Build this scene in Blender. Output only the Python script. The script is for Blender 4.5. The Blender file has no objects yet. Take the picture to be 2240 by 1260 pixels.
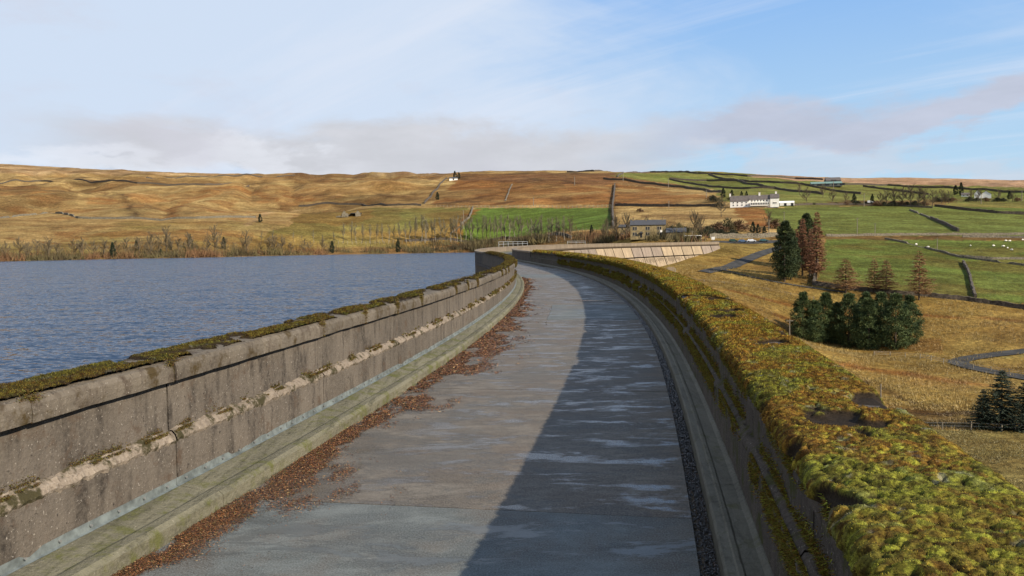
import bpy, math, random
import numpy as np
from mathutils import Vector, Matrix
sc = bpy.context.scene
COL = sc.collection
rng = np.random.default_rng(7)
random.seed(7)
# ------------------------------------------------------------------ camera
F, PITCH, ROLL = 1750.0, math.atan(100/1750), -math.atan(0.0125)
cam = bpy.data.cameras.new('camera'); camo = bpy.data.objects.new('camera', cam); COL.objects.link(camo)
cam.sensor_width = 36; cam.lens = 36*F/2240; cam.clip_start = .05; cam.clip_end = 20000
CM = Matrix.Rotation(math.pi/2-PITCH, 4, 'X') @ Matrix.Rotation(ROLL, 4, 'Z')
camo.matrix_world = Matrix.Translation((0, 0, 2)) @ CM
sc.camera = camo
sc.render.resolution_x, sc.render.resolution_y = 1024, 576
# ------------------------------------------------------------------ light
SUN_EL, SUN_AZ = math.radians(30.5), math.radians(126.5)      # azimuth clockwise from +Y
sdir = Vector((math.sin(SUN_AZ)*math.cos(SUN_EL), math.cos(SUN_AZ)*math.cos(SUN_EL), math.sin(SUN_EL)))
sl = bpy.data.lights.new('sun', 'SUN'); sl.energy = 5.0; sl.angle = math.radians(.6); sl.color = (1, .90, .74)
so = bpy.data.objects.new('sun', sl); COL.objects.link(so); so.rotation_euler = sdir.to_track_quat('Z', 'Y').to_euler()
sc.view_settings.view_transform = 'Standard'; sc.view_settings.look = 'None'
sc.view_settings.exposure = 0.80; sc.view_settings.gamma = 1; sc.view_settings.use_curve_mapping = False
W = bpy.data.worlds.new('World'); sc.world = W; W.use_nodes = True
def nd(nt, t, **k):
    n = nt.nodes.new(t)
    for a, b in k.items():
        if a.startswith('i_'): n.inputs[a[2:]].default_value = b
        elif a[0] == 'i' and a[1:].isdigit(): n.inputs[int(a[1:])].default_value = b
        else: setattr(n, a, b)
    return n
def math_n(nt, op, a, b=None, c=None, clamp=False):
    n = nd(nt, 'ShaderNodeMath', operation=op, use_clamp=clamp)
    for i, v in enumerate((a, b, c)):
        if v is None: continue
        if isinstance(v, (int, float)): n.inputs[i].default_value = v
        else: nt.links.new(v, n.inputs[i])
    return n.outputs[0]
def mixc(nt, f, a, b, mode='MIX'):
    n = nd(nt, 'ShaderNodeMix', data_type='RGBA', blend_type=mode)
    for i, v in ((0, f), (6, a), (7, b)):
        if isinstance(v, (int, float)): n.inputs[i].default_value = v
        elif isinstance(v, tuple): n.inputs[i].default_value = (*v, 1) if len(v) == 3 else v
        else: nt.links.new(v, n.inputs[i])
    return n.outputs[2]
def ramp(nt, v, a, b, smooth=True):
    n = nd(nt, 'ShaderNodeMapRange', i1=a, i2=b); n.interpolation_type = 'SMOOTHSTEP' if smooth else 'LINEAR'
    nt.links.new(v, n.inputs[0]); return n.outputs[0]
def noise(nt, vec, scale, detail=4, rough=.55, xyz=(1, 1, 1), off=(0, 0, 0), dist=0):
    m = nd(nt, 'ShaderNodeMapping'); m.inputs[3].default_value = xyz; m.inputs[1].default_value = off
    nt.links.new(vec, m.inputs[0])
    n = nd(nt, 'ShaderNodeTexNoise', i_Scale=scale, i_Detail=detail, i_Roughness=rough, i_Distortion=dist)
    nt.links.new(m.outputs[0], n.inputs[0]); return n.outputs[0]
nt = W.node_tree; nt.nodes.clear()
out = nd(nt, 'ShaderNodeOutputWorld'); bg = nd(nt, 'ShaderNodeBackground', i_Strength=.058)
sky = nd(nt, 'ShaderNodeTexSky', sky_type='NISHITA', sun_disc=False, sun_elevation=SUN_EL, sun_rotation=SUN_AZ, altitude=250, air_density=1.0, dust_density=.6, ozone_density=2.0)
tc = nd(nt, 'ShaderNodeTexCoord'); sep = nd(nt, 'ShaderNodeSeparateXYZ'); nt.links.new(tc.outputs['Generated'], sep.inputs[0])
az = math_n(nt, 'ARCTAN2', sep.outputs[0], sep.outputs[1]); el = math_n(nt, 'ARCSINE', sep.outputs[2])
zc = math_n(nt, 'ADD', math_n(nt, 'MAXIMUM', sep.outputs[2], 0.0), .12)
pu = math_n(nt, 'DIVIDE', sep.outputs[0], zc); pv = math_n(nt, 'DIVIDE', sep.outputs[1], zc)
cp = nd(nt, 'ShaderNodeCombineXYZ'); nt.links.new(pu, cp.inputs[0]); nt.links.new(pv, cp.inputs[1])
ce = nd(nt, 'ShaderNodeCombineXYZ'); nt.links.new(az, ce.inputs[0]); nt.links.new(el, ce.inputs[1])
# blue base, paler toward the horizon, mixed from the Nishita sky
hue = mixc(nt, ramp(nt, el, .0, .45), (5.2, 7.4, 9.3), (1.9, 4.5, 9.6))
base = mixc(nt, .85, sky.outputs[0], hue)
# thin high veil: strongest to the left, thinning to the right
veil = noise(nt, cp.outputs[0], .55, 6, .6, (1, 1, 1), (3.1, 1.7, 0), .6)
azf = ramp(nt, az, -.45, .50)
thr = math_n(nt, 'MULTIPLY_ADD', azf, .46, .16)
vm = math_n(nt, 'MULTIPLY', ramp(nt, math_n(nt, 'SUBTRACT', veil, thr), -.12, .26), .93)
c1 = mixc(nt, vm, base, (6.5, 7.5, 9.0))
mr = nd(nt, 'ShaderNodeMapping'); mr.inputs[2].default_value = (0, 0, .75); nt.links.new(cp.outputs[0], mr.inputs[0])
st = noise(nt, mr.outputs[0], .9, 7, .62, (.28, 2.2, 1), (7, 2, 0), .5)
c1 = mixc(nt, math_n(nt, 'MULTIPLY', ramp(nt, st, .48, .72), .45), c1, (7.6, 8.1, 9.2))
# low grey cloud banks near the skyline
def bank(c, a0, a1, e0, e1, soft, col, seed, amt=.85, slope=0.0, jag=.05):
    nz = noise(nt, ce.outputs[0], 5.5, 7, .6, (1, 2.6, 1), (seed, seed*1.7, 0), .2)
    j = math_n(nt, 'MULTIPLY', math_n(nt, 'SUBTRACT', nz, .5), jag*4)
    e = math_n(nt, 'SUBTRACT', math_n(nt, 'ADD', el, j), math_n(nt, 'MULTIPLY', math_n(nt, 'SUBTRACT', az, a0), slope))
    m = math_n(nt, 'MULTIPLY', ramp(nt, e, e0-soft*.5, e0+soft*.5), math_n(nt, 'SUBTRACT', 1, ramp(nt, e, e1-soft, e1+soft)))
    aj = math_n(nt, 'ADD', az, math_n(nt, 'MULTIPLY', j, 1.5))
    m = math_n(nt, 'MULTIPLY', m, math_n(nt, 'MULTIPLY', ramp(nt, aj, a0-.09, a0+.07), math_n(nt, 'SUBTRACT', 1, ramp(nt, aj, a1-.10, a1+.10))))
    n2 = ramp(nt, noise(nt, ce.outputs[0], 9, 5, .6, (1, 3, 1), (seed+3, 0, 0)), .3, .8)
    colv = mixc(nt, n2, col, tuple(x*1.14 for x in col))
    return mixc(nt, math_n(nt, 'MULTIPLY', m, amt), c, colv)
c1 = bank(c1, -.50, .18, .082, .146, .016, (5.9, 6.0, 6.45), 1.3, .95, -.01, .03)
c1 = bank(c1, .20, .70, .100, .148, .014, (5.1, 5.4, 6.5), 5.1, .9, .05, .035)
c1 = bank(c1, .05, .9, .06, .092, .012, (6.0, 6.2, 6.9), 9.3, .5, -.01, .05)
c1 = bank(c1, -.62, -.2, .085, .105, .01, (8.0, 8.3, 9.0), 2.2, .5, -.01, .04)
# grey-cream smudges in the veil
n3 = noise(nt, ce.outputs[0], 3.0, 6, .6, (1, 2.2, 1), (11, 4, 0), .3)
c1 = mixc(nt, math_n(nt, 'MULTIPLY', math_n(nt, 'MULTIPLY', ramp(nt, n3, .52, .68), math_n(nt, 'SUBTRACT', 1, ramp(nt, az, -.1, .35))), .45), c1, (6.3, 6.3, 7.2))
nt.links.new(c1, bg.inputs[0]); nt.links.new(bg.outputs[0], out.inputs[0])
# ------------------------------------------------------------------ helpers
M3 = np.array(CM.to_3x3()); CAM = np.array([0, 0, 2.])
def ray(x, y): return M3 @ np.array([(x-1120)/F, -(y-630)/F, -1.])
def plane(x, y, z):
    d = ray(x, y); return CAM+d*(z-2)/d[2]
def atY(x, y, Y):
    d = ray(x, y); return CAM+d*Y/d[1]
def pix(P):
    q = (np.asarray(P)-CAM)@M3; return np.stack([1120+F*q[..., 0]/-q[..., 2], 630-F*q[..., 1]/-q[..., 2]], -1)
def hsh(ix, iy, s):
    h = (ix*374761393+iy*668265263+s*974711) & 0x7fffffff
    h = ((h ^ (h >> 13))*1274126177) & 0x7fffffff
    return ((h ^ (h >> 16)) & 0xffff)/65535.0
def vn(x, y, s=0):
    x = np.asarray(x, float); y = np.asarray(y, float)
    ix = np.floor(x).astype(np.int64); iy = np.floor(y).astype(np.int64); fx = x-ix; fy = y-iy
    fx = fx*fx*(3-2*fx); fy = fy*fy*(3-2*fy)
    a = hsh(ix, iy, s); b = hsh(ix+1, iy, s); c = hsh(ix, iy+1, s); d = hsh(ix+1, iy+1, s)
    return (a*(1-fx)+b*fx)*(1-fy)+(c*(1-fx)+d*fx)*fy
def fbm(x, y, s=0, o=4, g=.5):
    t = 0; a = 1; n = 0
    for k in range(o): t = t+a*vn(x*2**k+17.3*k, y*2**k-9.1*k, s+k); n += a; a *= g
    return t/n
def mesh(name, V, Fc, mat=None, parent=None, smooth=False, col=None, uv=None):
    me = bpy.data.meshes.new(name)
    if isinstance(Fc, np.ndarray):
        V = np.ascontiguousarray(V, np.float32); n, k = Fc.shape
        me.vertices.add(len(V)); me.vertices.foreach_set('co', V.ravel())
        me.loops.add(n*k); me.loops.foreach_set('vertex_index', Fc.astype(np.int32).ravel())
        me.polygons.add(n); me.polygons.foreach_set('loop_start', np.arange(0, n*k, k, dtype=np.int32))
        me.update(calc_edges=True)
    else:
        me.from_pydata([tuple(v) for v in V], [], Fc); me.update()
    if smooth: me.polygons.foreach_set('use_smooth', [True]*len(me.polygons))
    if col is not None:
        a = me.color_attributes.new('Col', 'FLOAT_COLOR', 'POINT')
        c = np.ones((len(V), 4), np.float32); c[:, :3] = col; a.data.foreach_set('color', c.ravel())
    if mat: me.materials.append(mat)
    o = bpy.data.objects.new(name, me); COL.objects.link(o)
    if parent: o.parent = parent
    return o
def tag(o, label=None, cat=None, group=None, kind=None):
    for k, v in (('label', label), ('category', cat), ('group', group), ('kind', kind)):
        if v: o[k] = v
    return o
def empty(name, loc=(0, 0, 0), rz=0, label=None, cat=None, group=None, kind=None, s=1):
    o = bpy.data.objects.new(name, None); COL.objects.link(o); o.location = tuple(loc); o.rotation_euler = (0, 0, rz)
    o.scale = (s, s, s); o.empty_display_size = .1
    return tag(o, label, cat, group, kind)
def copy_tree(o, loc, rz=0, s=1, label=None, group=None, sz=None):
    c = o.copy(); COL.objects.link(c); c.location = tuple(loc); c.rotation_euler = (0, 0, rz); c.scale = (s, s, sz or s)
    if label: c['label'] = label
    if group: c['group'] = group
    for ch in o.children:
        d = ch.copy(); COL.objects.link(d); d.parent = c
        for g in ch.children:
            e = g.copy(); COL.objects.link(e); e.parent = d
    return c
class MB:
    def __init__(s): s.v = []; s.f = []
    def box(s, x0, x1, y0, y1, z0, z1):
        b = len(s.v); s.v += [(x, y, z) for z in (z0, z1) for x, y in ((x0, y0), (x1, y0), (x1, y1), (x0, y1))]
        s.f += [[b+i for i in q] for q in ((3, 2, 1, 0), (4, 5, 6, 7), (0, 1, 5, 4), (1, 2, 6, 5), (2, 3, 7, 6), (3, 0, 4, 7))]; return s
    def tube(s, p, q, r0, r1, n=5):
        p = Vector(p); q = Vector(q); d = (q-p)
        if d.length < 1e-6: return s
        a = d.orthogonal().normalized(); c = d.normalized().cross(a); b = len(s.v)
        for P, r in ((p, r0), (q, r1)):
            for i in range(n):
                t = 2*math.pi*i/n; s.v.append(tuple(P+a*math.cos(t)*r+c*math.sin(t)*r))
        for i in range(n): j = (i+1) % n; s.f.append([b+i, b+j, b+n+j, b+n+i])
        s.f.append([b+n+i for i in range(n)]); s.f.append([b+n-1-i for i in range(n)]); return s
    def poly(s, pts): b = len(s.v); s.v += [tuple(p) for p in pts]; s.f.append(list(range(b, b+len(pts)))); return s
    def prism(s, prof, x0, x1, ax='x'):
        b = len(s.v); n = len(prof)
        for x in (x0, x1):
            for (a, z) in prof: s.v.append((x, a, z) if ax == 'x' else (a, x, z))
        s.f.append([b+i for i in range(n)][::-1]); s.f.append([b+n+i for i in range(n)])
        for i in range(n): j = (i+1) % n; s.f.append([b+i, b+j, b+n+j, b+n+i])
        return s
    def build(s, name, mat, parent=None, smooth=False): return mesh(name, s.v, s.f, mat, parent, smooth)
# ------------------------------------------------------------------ materials
KA = .60   # one albedo scale for every painted surface
def newmat(name, rough=.9, spec=.3):
    m = bpy.data.materials.new(name); m.use_nodes = True; t = m.node_tree; b = t.nodes['Principled BSDF']
    b.inputs['Roughness'].default_value = rough; b.inputs['Specular IOR Level'].default_value = spec
    g = nd(t, 'ShaderNodeNewGeometry'); return m, t, b, g.outputs['Position']
def bump(t, b, h, strength=.5, dist=.02):
    n = nd(t, 'ShaderNodeBump', i_Strength=strength, i_Distance=dist); t.links.new(h, n.inputs['Height']); t.links.new(n.outputs[0], b.inputs['Normal'])
def simple(name, c, rough=.8, var=.25, scale=3, spec=.3, metal=0, bmp=0, xyz=(1, 1, 1)):
    m, t, b, P = newmat(name, rough, spec); b.inputs['Metallic'].default_value = metal
    n = noise(t, P, scale, 5, .6, xyz)
    c = tuple(x*(KA if max(c) < .7 else .9) for x in c); c1 = mixc(t, ramp(t, n, .25, .75), tuple(x*(1-var) for x in c), tuple(min(1, x*(1+var)) for x in c))
    t.links.new(c1, b.inputs['Base Color'])
    if bmp: bump(t, b, n, .6, bmp)
    return m
def concrete(name, c, dark, stain=.6, streak=(3, 3, .35), moss=None, speck=.4, mossamt=(.6, .75), rough=.9):
    m, t, b, P = newmat(name, rough, .2); c = tuple(x*KA for x in c); dark = tuple(x*KA*.8 for x in dark); moss = moss and tuple(x*KA for x in moss)
    n1 = noise(t, P, 1.2, 6, .62, streak); n2 = noise(t, P, 22, 5, .7); n3 = noise(t, P, 3.5, 5, .6, streak, (5, 2, 9)); n4 = noise(t, P, 60, 3, .6)
    oi = nd(t, 'ShaderNodeObjectInfo'); rv = math_n(t, 'MULTIPLY_ADD', oi.outputs['Random'], .30, .85); cv = nd(t, 'ShaderNodeCombineColor')
    for q_ in range(3): t.links.new(rv, cv.inputs[q_])
    col = mixc(t, ramp(t, n1, .34, .66), tuple(x*.62 for x in c), c); col = mixc(t, 1.0, col, cv.outputs[0], 'MULTIPLY')
    col = mixc(t, math_n(t, 'MULTIPLY', ramp(t, n3, .48, .68), stain), col, dark)
    col = mixc(t, math_n(t, 'MULTIPLY', ramp(t, n2, .3, .75), .6), col, tuple(x*1.3 for x in c))
    col = mixc(t, math_n(t, 'MULTIPLY', ramp(t, n2, .58, .72), speck), col, tuple(x*.30 for x in dark))
    col = mixc(t, math_n(t, 'MULTIPLY', ramp(t, n4, .63, .70), speck*.7), col, (.34, .30, .25))
    if moss:
        n5 = noise(t, P, 4.0, 7, .7, (1, 1, 1), (1, 8, 3))
        col = mixc(t, ramp(t, n5, *mossamt), col, moss)
    t.links.new(col, b.inputs['Base Color'])
    h = math_n(t, 'ADD', n2, math_n(t, 'MULTIPLY', n4, .35)); bump(t, b, h, .8, .018)
    return m
def attrmat(name, rough=.95, spec=.1, nscale=0, amt=.3, trans=0):
    m, t, b, P = newmat(name, rough, spec)
    a = nd(t, 'ShaderNodeAttribute', attribute_name='Col'); c = mixc(t, 1.0, a.outputs[0], (KA,)*3, 'MULTIPLY')
    if nscale:
        n = noise(t, P, nscale, 5, .65); c = mixc(t, ramp(t, n, .3, .7), mixc(t, 1.0, c, (1-amt,)*3, 'MULTIPLY'), mixc(t, 1.0, c, (1+amt,)*3, 'MULTIPLY'))
    t.links.new(c, b.inputs['Base Color']); return m
M = {}
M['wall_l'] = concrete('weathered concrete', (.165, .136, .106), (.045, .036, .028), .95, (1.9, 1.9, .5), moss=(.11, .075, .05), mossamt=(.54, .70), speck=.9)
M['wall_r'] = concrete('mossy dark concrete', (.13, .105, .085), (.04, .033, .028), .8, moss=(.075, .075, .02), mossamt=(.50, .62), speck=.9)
M['cope'] = concrete('coping concrete', (.18, .148, .11), (.07, .045, .028), .85, (2, 2, 1.0), moss=(.075, .05, .018), mossamt=(.52, .66), speck=.8)
M['mortar'] = concrete('crumbling mortar', (.33, .265, .20), (.13, .09, .06), .7, (9, 9, 9), moss=(.06, .05, .02), mossamt=(.50, .60), speck=.9)
M['kerb_l'] = concrete('algae kerb concrete', (.22, .20, .135), (.075, .07, .04), .9, (5, .5, 5), moss=(.13, .13, .04), speck=.5, mossamt=(.48, .66))
M['kerb_r'] = concrete('damp kerb concrete', (.17, .16, .125), (.07, .065, .045), .7, (5, .6, 5), moss=(.10, .10, .04), mossamt=(.54, .7), speck=.3, rough=.7)
M['dam'] = concrete('dam concrete', (.42, .31, .20), (.20, .13, .08), .5, (.35, .35, .05), speck=.1)
M['dam_pale'] = concrete('pale dam concrete', (.46, .35, .225), (.22, .15, .09), .5, (.5, .5, .06), speck=.1)
M['dam_pink'] = concrete('pinkish dam concrete', (.33, .26, .20), (.22, .15, .10), .4, (.5, .5, .06), speck=.1)
M['dam_dark'] = concrete('stained and shade-dark dam concrete', (.13, .095, .06), (.06, .045, .03), .6, (.5, .5, .1), speck=.1)
M['dam_up'] = concrete('dark upstream concrete', (.12, .10, .085), (.05, .04, .035), .6, (.6, .6, .06), speck=.1)
M['parapet_far'] = concrete('far parapet concrete', (.30, .235, .165), (.17, .12, .08), .5, (.5, .5, .2), speck=.1)
M['flash'] = simple('galvanised flashing', (.20, .225, .215), .6, .45, 9, .4, .2)
M['bolt'] = simple('bolt steel', (.6, .6, .58), .4, .1, 5, .5, .7)
M['galv'] = simple('galvanised rail', (.5, .5, .48), .5, .1, 2)
def deckmat(name, c, c2, wet, streak=1.0, blue=0.0):
    m, t, b, P = newmat(name, .5, .42); c = tuple(x*KA for x in c); c2 = tuple(x*KA for x in c2)
    a = noise(t, P, 1.7, 8, .70, (.7, 1.7, 1), (0, 0, 0), .25); s = noise(t, P, 7, 9, .80, (.55, 1.5, 1), (0, 0, 0), .2); g = noise(t, P, 85, 3, .7); l = noise(t, P, .55, 6, .66, (1, .8, 1), (4, 4, 0)); w = noise(t, P, 1.8, 9, .74, (.6, 1.5, 1), (9, 1, 0), .3)
    col = mixc(t, ramp(t, a, .38, .62), tuple(x*.72 for x in c), c2)
    col = mixc(t, math_n(t, 'MULTIPLY', ramp(t, s, .44, .60), .72*streak), col, tuple(x*.38 for x in c))
    col = mixc(t, math_n(t, 'MULTIPLY', ramp(t, l, .47, .60), .6), col, (.070, .048, .031))
    dm = noise(t, P, 1.15, 9, .72, (.8, 1.1, 1), (21, 3, 0), .4); col = mixc(t, math_n(t, 'MULTIPLY', ramp(t, dm, .49, .56), .5), col, (.036, .040, .040))
    col = mixc(t, math_n(t, 'MULTIPLY', ramp(t, g, .45, .62), .5), col, tuple(x*1.6 for x in c2))
    col = mixc(t, math_n(t, 'MULTIPLY', ramp(t, g, .44, .34), .6), col, tuple(x*.3 for x in c))
    wm = ramp(t, w, .49+.08*(1-wet), .58)
    col = mixc(t, math_n(t, 'MULTIPLY', wm, .45), col, tuple(x*.5 for x in c2))
    t.links.new(col, b.inputs['Base Color'])
    r = math_n(t, 'ADD', math_n(t, 'MULTIPLY', wm, -.62*wet), math_n(t, 'MULTIPLY_ADD', g, .22, .70)); t.links.new(r, b.inputs['Roughness'])
    h = math_n(t, 'ADD', math_n(t, 'MULTIPLY', g, .5), s); h = math_n(t, 'MULTIPLY', h, math_n(t, 'SUBTRACT', 1, math_n(t, 'MULTIPLY', wm, .75))); bump(t, b, h, .55, .010)
    return m
M['deck'] = deckmat('brushed damp concrete', (.150, .120, .088), (.205, .175, .137), .85)
M['deck2'] = deckmat('smooth blue-grey concrete', (.140, .150, .138), (.185, .198, .185), .6, .45)
M['water'] = None
m, t, b, P = newmat('reservoir water', .10, .5); M['water'] = m
b.inputs['Base Color'].default_value = (.011, .028, .060, 1); b.inputs['IOR'].default_value = 1.33; b.inputs['Roughness'].default_value = .08
def ncol(scale, xyz, det, off):
    mp = nd(t, 'ShaderNodeMapping'); mp.inputs[3].default_value = xyz; mp.inputs[1].default_value = off; t.links.new(P, mp.inputs[0])
    nn = nd(t, 'ShaderNodeTexNoise', i_Scale=scale, i_Detail=det, i_Roughness=.6, i_Distortion=.3); t.links.new(mp.outputs[0], nn.inputs[0])
    v_ = nd(t, 'ShaderNodeVectorMath', operation='SUBTRACT'); t.links.new(nn.outputs[1], v_.inputs[0]); v_.inputs[1].default_value = (.5, .5, .5); return v_.outputs[0]
def vmul(v_, f):
    q_ = nd(t, 'ShaderNodeVectorMath', operation='MULTIPLY'); t.links.new(v_, q_.inputs[0]); q_.inputs[1].default_value = f; return q_.outputs[0]
def vadd(a_, b_):
    q_ = nd(t, 'ShaderNodeVectorMath', operation='ADD'); t.links.new(a_, q_.inputs[0])
    if isinstance(b_, tuple): q_.inputs[1].default_value = b_
    else: t.links.new(b_, q_.inputs[1])
    return q_.outputs[0]
sum_ = vadd(vmul(ncol(2.8, (.55, 1.15, 1), 5, (0, 0, 0)), (1.6, 2.5, 0)), vmul(ncol(.28, (.45, 1.3, 1), 3, (5, 5, 0)), (.6, .95, 0)))
nn = nd(t, 'ShaderNodeVectorMath', operation='NORMALIZE'); t.links.new(vadd(sum_, (0, -.20, 1.0)), nn.inputs[0]); t.links.new(nn.outputs[0], b.inputs['Normal'])
M['puddle'] = m2 = newmat('standing water film', .12, .9)[0]; m2.node_tree.nodes['Principled BSDF'].inputs['Base Color'].default_value = (.03, .035, .04, 1)
M['slate'] = simple('slate roof', (.085, .085, .09), .7, .3, 1.2, bmp=.02, xyz=(1, 1, 6))
M['sand'] = simple('sandstone wall', (.36, .27, .13), .9, .35, .9, bmp=.03)
M['stone'] = simple('pale window stone', (.5, .42, .29), .9, .15, 2)
M['whitewash'] = simple('white painted wall', (.80, .76, .68), .8, .08, .8)
M['dark'] = simple('dark glass', (.02, .022, .026), .25, .2, 1, .5)
M['greyroof'] = simple('grey stone slate roof', (.15, .125, .11), .85, .3, .8)
M['greenroof'] = simple('green sheet roof', (.22, .33, .27), .6, .15, .6)
M['barnwall'] = simple('barn boarding', (.13, .14, .12), .9, .25, .8)
M['wood'] = simple('grey timber', (.34, .29, .21), .9, .2, 3)
M['pole'] = simple('utility pole timber', (.30, .25, .19), .9, .2, 2)
M['drystone'] = simple('dry stone', (.115, .09, .065), .95, .6, 1.6, bmp=.12)
M['drystone2'] = simple('lichened dry stone', (.20, .17, .12), .95, .6, 1.6, bmp=.12)
M['road'] = simple('farm road tarmac', (.075, .072, .068), 1.0, .35, .35, .05)
M['bark'] = simple('bark', (.12, .09, .065), .95, .3, 2)
M['barkpale'] = simple('pale bark', (.30, .26, .2), .9, .3, 1)
M['twig'] = attrmat('twigs', .95); M['leaf'] = attrmat('foliage', .8, .2); M['moss'] = attrmat('moss', .9, .08, 130, .5); M['litter'] = attrmat('litter', .6, .35)
M['rubber'] = simple('tyre', (.02, .02, .02)); M['wool'] = simple('sheep wool', (.75, .7, .6), .95, .1, 6)
M['black'] = simple('dark painted', (.03, .03, .035), .5); M['red'] = simple('red brick', (.28, .10, .06)); M['rust'] = simple('rust brown board', (.25, .10, .06))
# ------------------------------------------------------------------ the dam's line
def nspline(xs, ys, q):
    n = len(xs); A = np.zeros((n, n)); B = np.zeros(n); h = np.diff(xs); A[0, 0] = A[-1, -1] = 1
    for i in range(1, n-1):
        A[i, i-1], A[i, i], A[i, i+1] = h[i-1], 2*(h[i-1]+h[i]), h[i]
        B[i] = 6*((ys[i+1]-ys[i])/h[i]-(ys[i]-ys[i-1])/h[i-1])
    m = np.linalg.solve(A, B); i = np.clip(np.searchsorted(xs, q)-1, 0, n-2); a = xs[i+1]-q; c = q-xs[i]; hh = h[i]
    return (m[i]*a**3+m[i+1]*c**3)/(6*hh)+(ys[i]/hh-m[i]*hh/6)*a+(ys[i+1]/hh-m[i+1]*hh/6)*c
cy = np.array([-60, -20, 0, 4.7, 9.5, 14, 20.6, 32.5, 42, 55, 70, 80, 88, 96, 106, 120, 137, 160, 200, 240, 280, 310, 340, 372.])
cx = np.array([-20, -6.1, -1.55, -.66, .13, .78, 1.5, 2.24, 2.3, 1.75, .35, -.75, -1.45, -1.85, -2.05, -1.95, -1.4, .3, 5.6, 14, 28.5, 45, 67, 94.])
Yd = np.arange(-60, 372.01, .25); Xd = nspline(cy, cx, Yd)
k = np.ones(25)/25; Xs = np.convolve(np.pad(Xd, 12, 'edge'), k, 'valid'); Xs[:12] = Xd[:12]; Xs[-12:] = Xd[-12:]; Xd = Xs
SD = np.concatenate([[0], np.cumsum(np.hypot(np.diff(Xd), np.diff(Yd)))]); S0 = np.interp(0, Yd, SD); SD = SD-S0   # s=0 beside camera
SMAX = SD[-1]
def fr(s):
    X = np.interp(s, SD, Xd); Y = np.interp(s, SD, Yd); e = .5
    dx = np.interp(s+e, SD, Xd)-np.interp(s-e, SD, Xd); dy = np.interp(s+e, SD, Yd)-np.interp(s-e, SD, Yd); l = np.hypot(dx, dy)
    return X, Y, dy/l, -dx/l       # position, right-hand normal
def pt(s, u, z):
    X, Y, nx, ny = fr(s); return np.stack(np.broadcast_arrays(X+u*nx, Y+u*ny, z), -1)
def s_of_Y(Y): return float(np.interp(Y, Yd, SD))
def sweep(name, prof, s0, s1, mat, parent=None, ds=.5, closed=True, jit=0, jf=6, smooth=False, seed=0):
    n = max(2, int(math.ceil((s1-s0)/ds))+1); S = np.linspace(s0, s1, n); pr = np.array(prof, float); k = len(pr)
    SS = np.repeat(S, k); U = np.tile(pr[:, 0], n); Z = np.tile(pr[:, 1], n)
    if jit:
        U = U+jit*(fbm(SS*jf, Z*jf+U*jf*1.3+seed, 3, 3)-.5)*2; Z = Z+jit*(fbm(SS*jf+31, U*jf+seed, 5, 3)-.5)*1.5
    V = pt(SS, U, Z); fs = []; kk = k if closed else k-1
    for i in range(n-1):
        for j in range(kk):
            a = i*k+j; b = i*k+(j+1) % k; fs.append([a, b, b+k, a+k])
    if closed: fs.append(list(range(k))[::-1]); fs.append([(n-1)*k+j for j in range(k)])
    return mesh(name, V, fs, mat, parent, smooth)
def dens(prof, step):
    o = []
    for i in range(len(prof)):
        a = np.array(prof[i]); b = np.array(prof[(i+1) % len(prof)]); n = max(1, int(np.linalg.norm(b-a)/step))
        for j in range(n): o.append(tuple(a+(b-a)*j/n))
    return o
# ---- walkway: slabs, kerbs, gutter
walk = empty('walkway', (0, 0, 0)); walk['kind'] = 'structure'
SLAB = 4.86; sj0 = s_of_Y(5.95)
for i in range(-2, 19):
    a, bb = sj0+(i-1)*SLAB, sj0+i*SLAB
    smooth_s = i in (0, 4, 9)
    x0 = -1.75
    if i == 4:      # blue repair slab fills only the right part of its bay
        sweep('deck_slab', [(-1.75, -.3), (-.6, -.3), (-.6, -.002), (-1.75, -.002)], a+.006, bb-.006, M['deck'], walk, .6)
        sweep('deck_slab', [(-.592, -.3), (1.75, -.3), (1.75, .003), (-.592, .003)], a+.006, bb-.006, M['deck2'], walk, .6); continue
    sweep('deck_slab', [(-1.75, -.3), (1.75, -.3), (1.75, -.004*(i % 2)), (-1.75, 0)], a+.006, bb-.010, M['deck2'] if smooth_s else M['deck'], walk, .6)
sD = sj0+18*SLAB
k = 0; s = sD
while s < SMAX-1:
    e = min(s+9.2, SMAX); sweep('deck_slab', [(-1.75, -.3), (1.75, -.3), (1.75, 0), (-1.75, 0)], s+.01, e-.01, M['kerb_r'], walk, 3); s = e
sweep('gutter_bed', [(1.72, -.34), (2.2, -.34), (2.2, -.05), (1.72, -.05)], -8, SMAX, M['dam_dark'], walk, 1.0)
sweep('joint_bed', [(-1.78, -.4), (1.8, -.4), (1.8, -.03), (-1.78, -.03)], -8, SMAX, M['dam_dark'], walk, 1.5)
KL = dens([(-2.2, -.3), (-1.752, -.3), (-1.752, .105), (-1.785, .135), (-1.86, .138), (-1.90, .126), (-2.02, .150), (-2.2, .175)], .2)
KR = [(1.875, -.3), (2.16, -.3), (2.16, .15), (2.12, .145), (2.09, .12), (1.99, .115), (1.975, .127), (1.95, .128), (1.94, .116), (1.89, .112), (1.875, .09)]
s = -5.8
while s < 78:
    ds = max(.08, .02*s)
    sweep('kerb_stone', KL, s+.004, s+2.9-.004, M['kerb_l'], walk, ds, jit=.004, jf=9, smooth=False, seed=s)
    sweep('kerb_stone', KR, s+.7+.004, s+.7+2.9-.004, M['kerb_r'], walk, ds, jit=.003, jf=9, seed=s)
    s += 2.9
sweep('kerb_stone', [(-2.2, -.3), (-1.752, -.3), (-1.752, .135), (-2.2, .17)], s, SMAX, M['kerb_l'], walk, 3)
sweep('kerb_stone', [(1.875, -.3), (2.16, -.3), (2.16, .14), (1.875, .11)], s+.7, SMAX, M['kerb_r'], walk, 3)
s = -5.8
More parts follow.
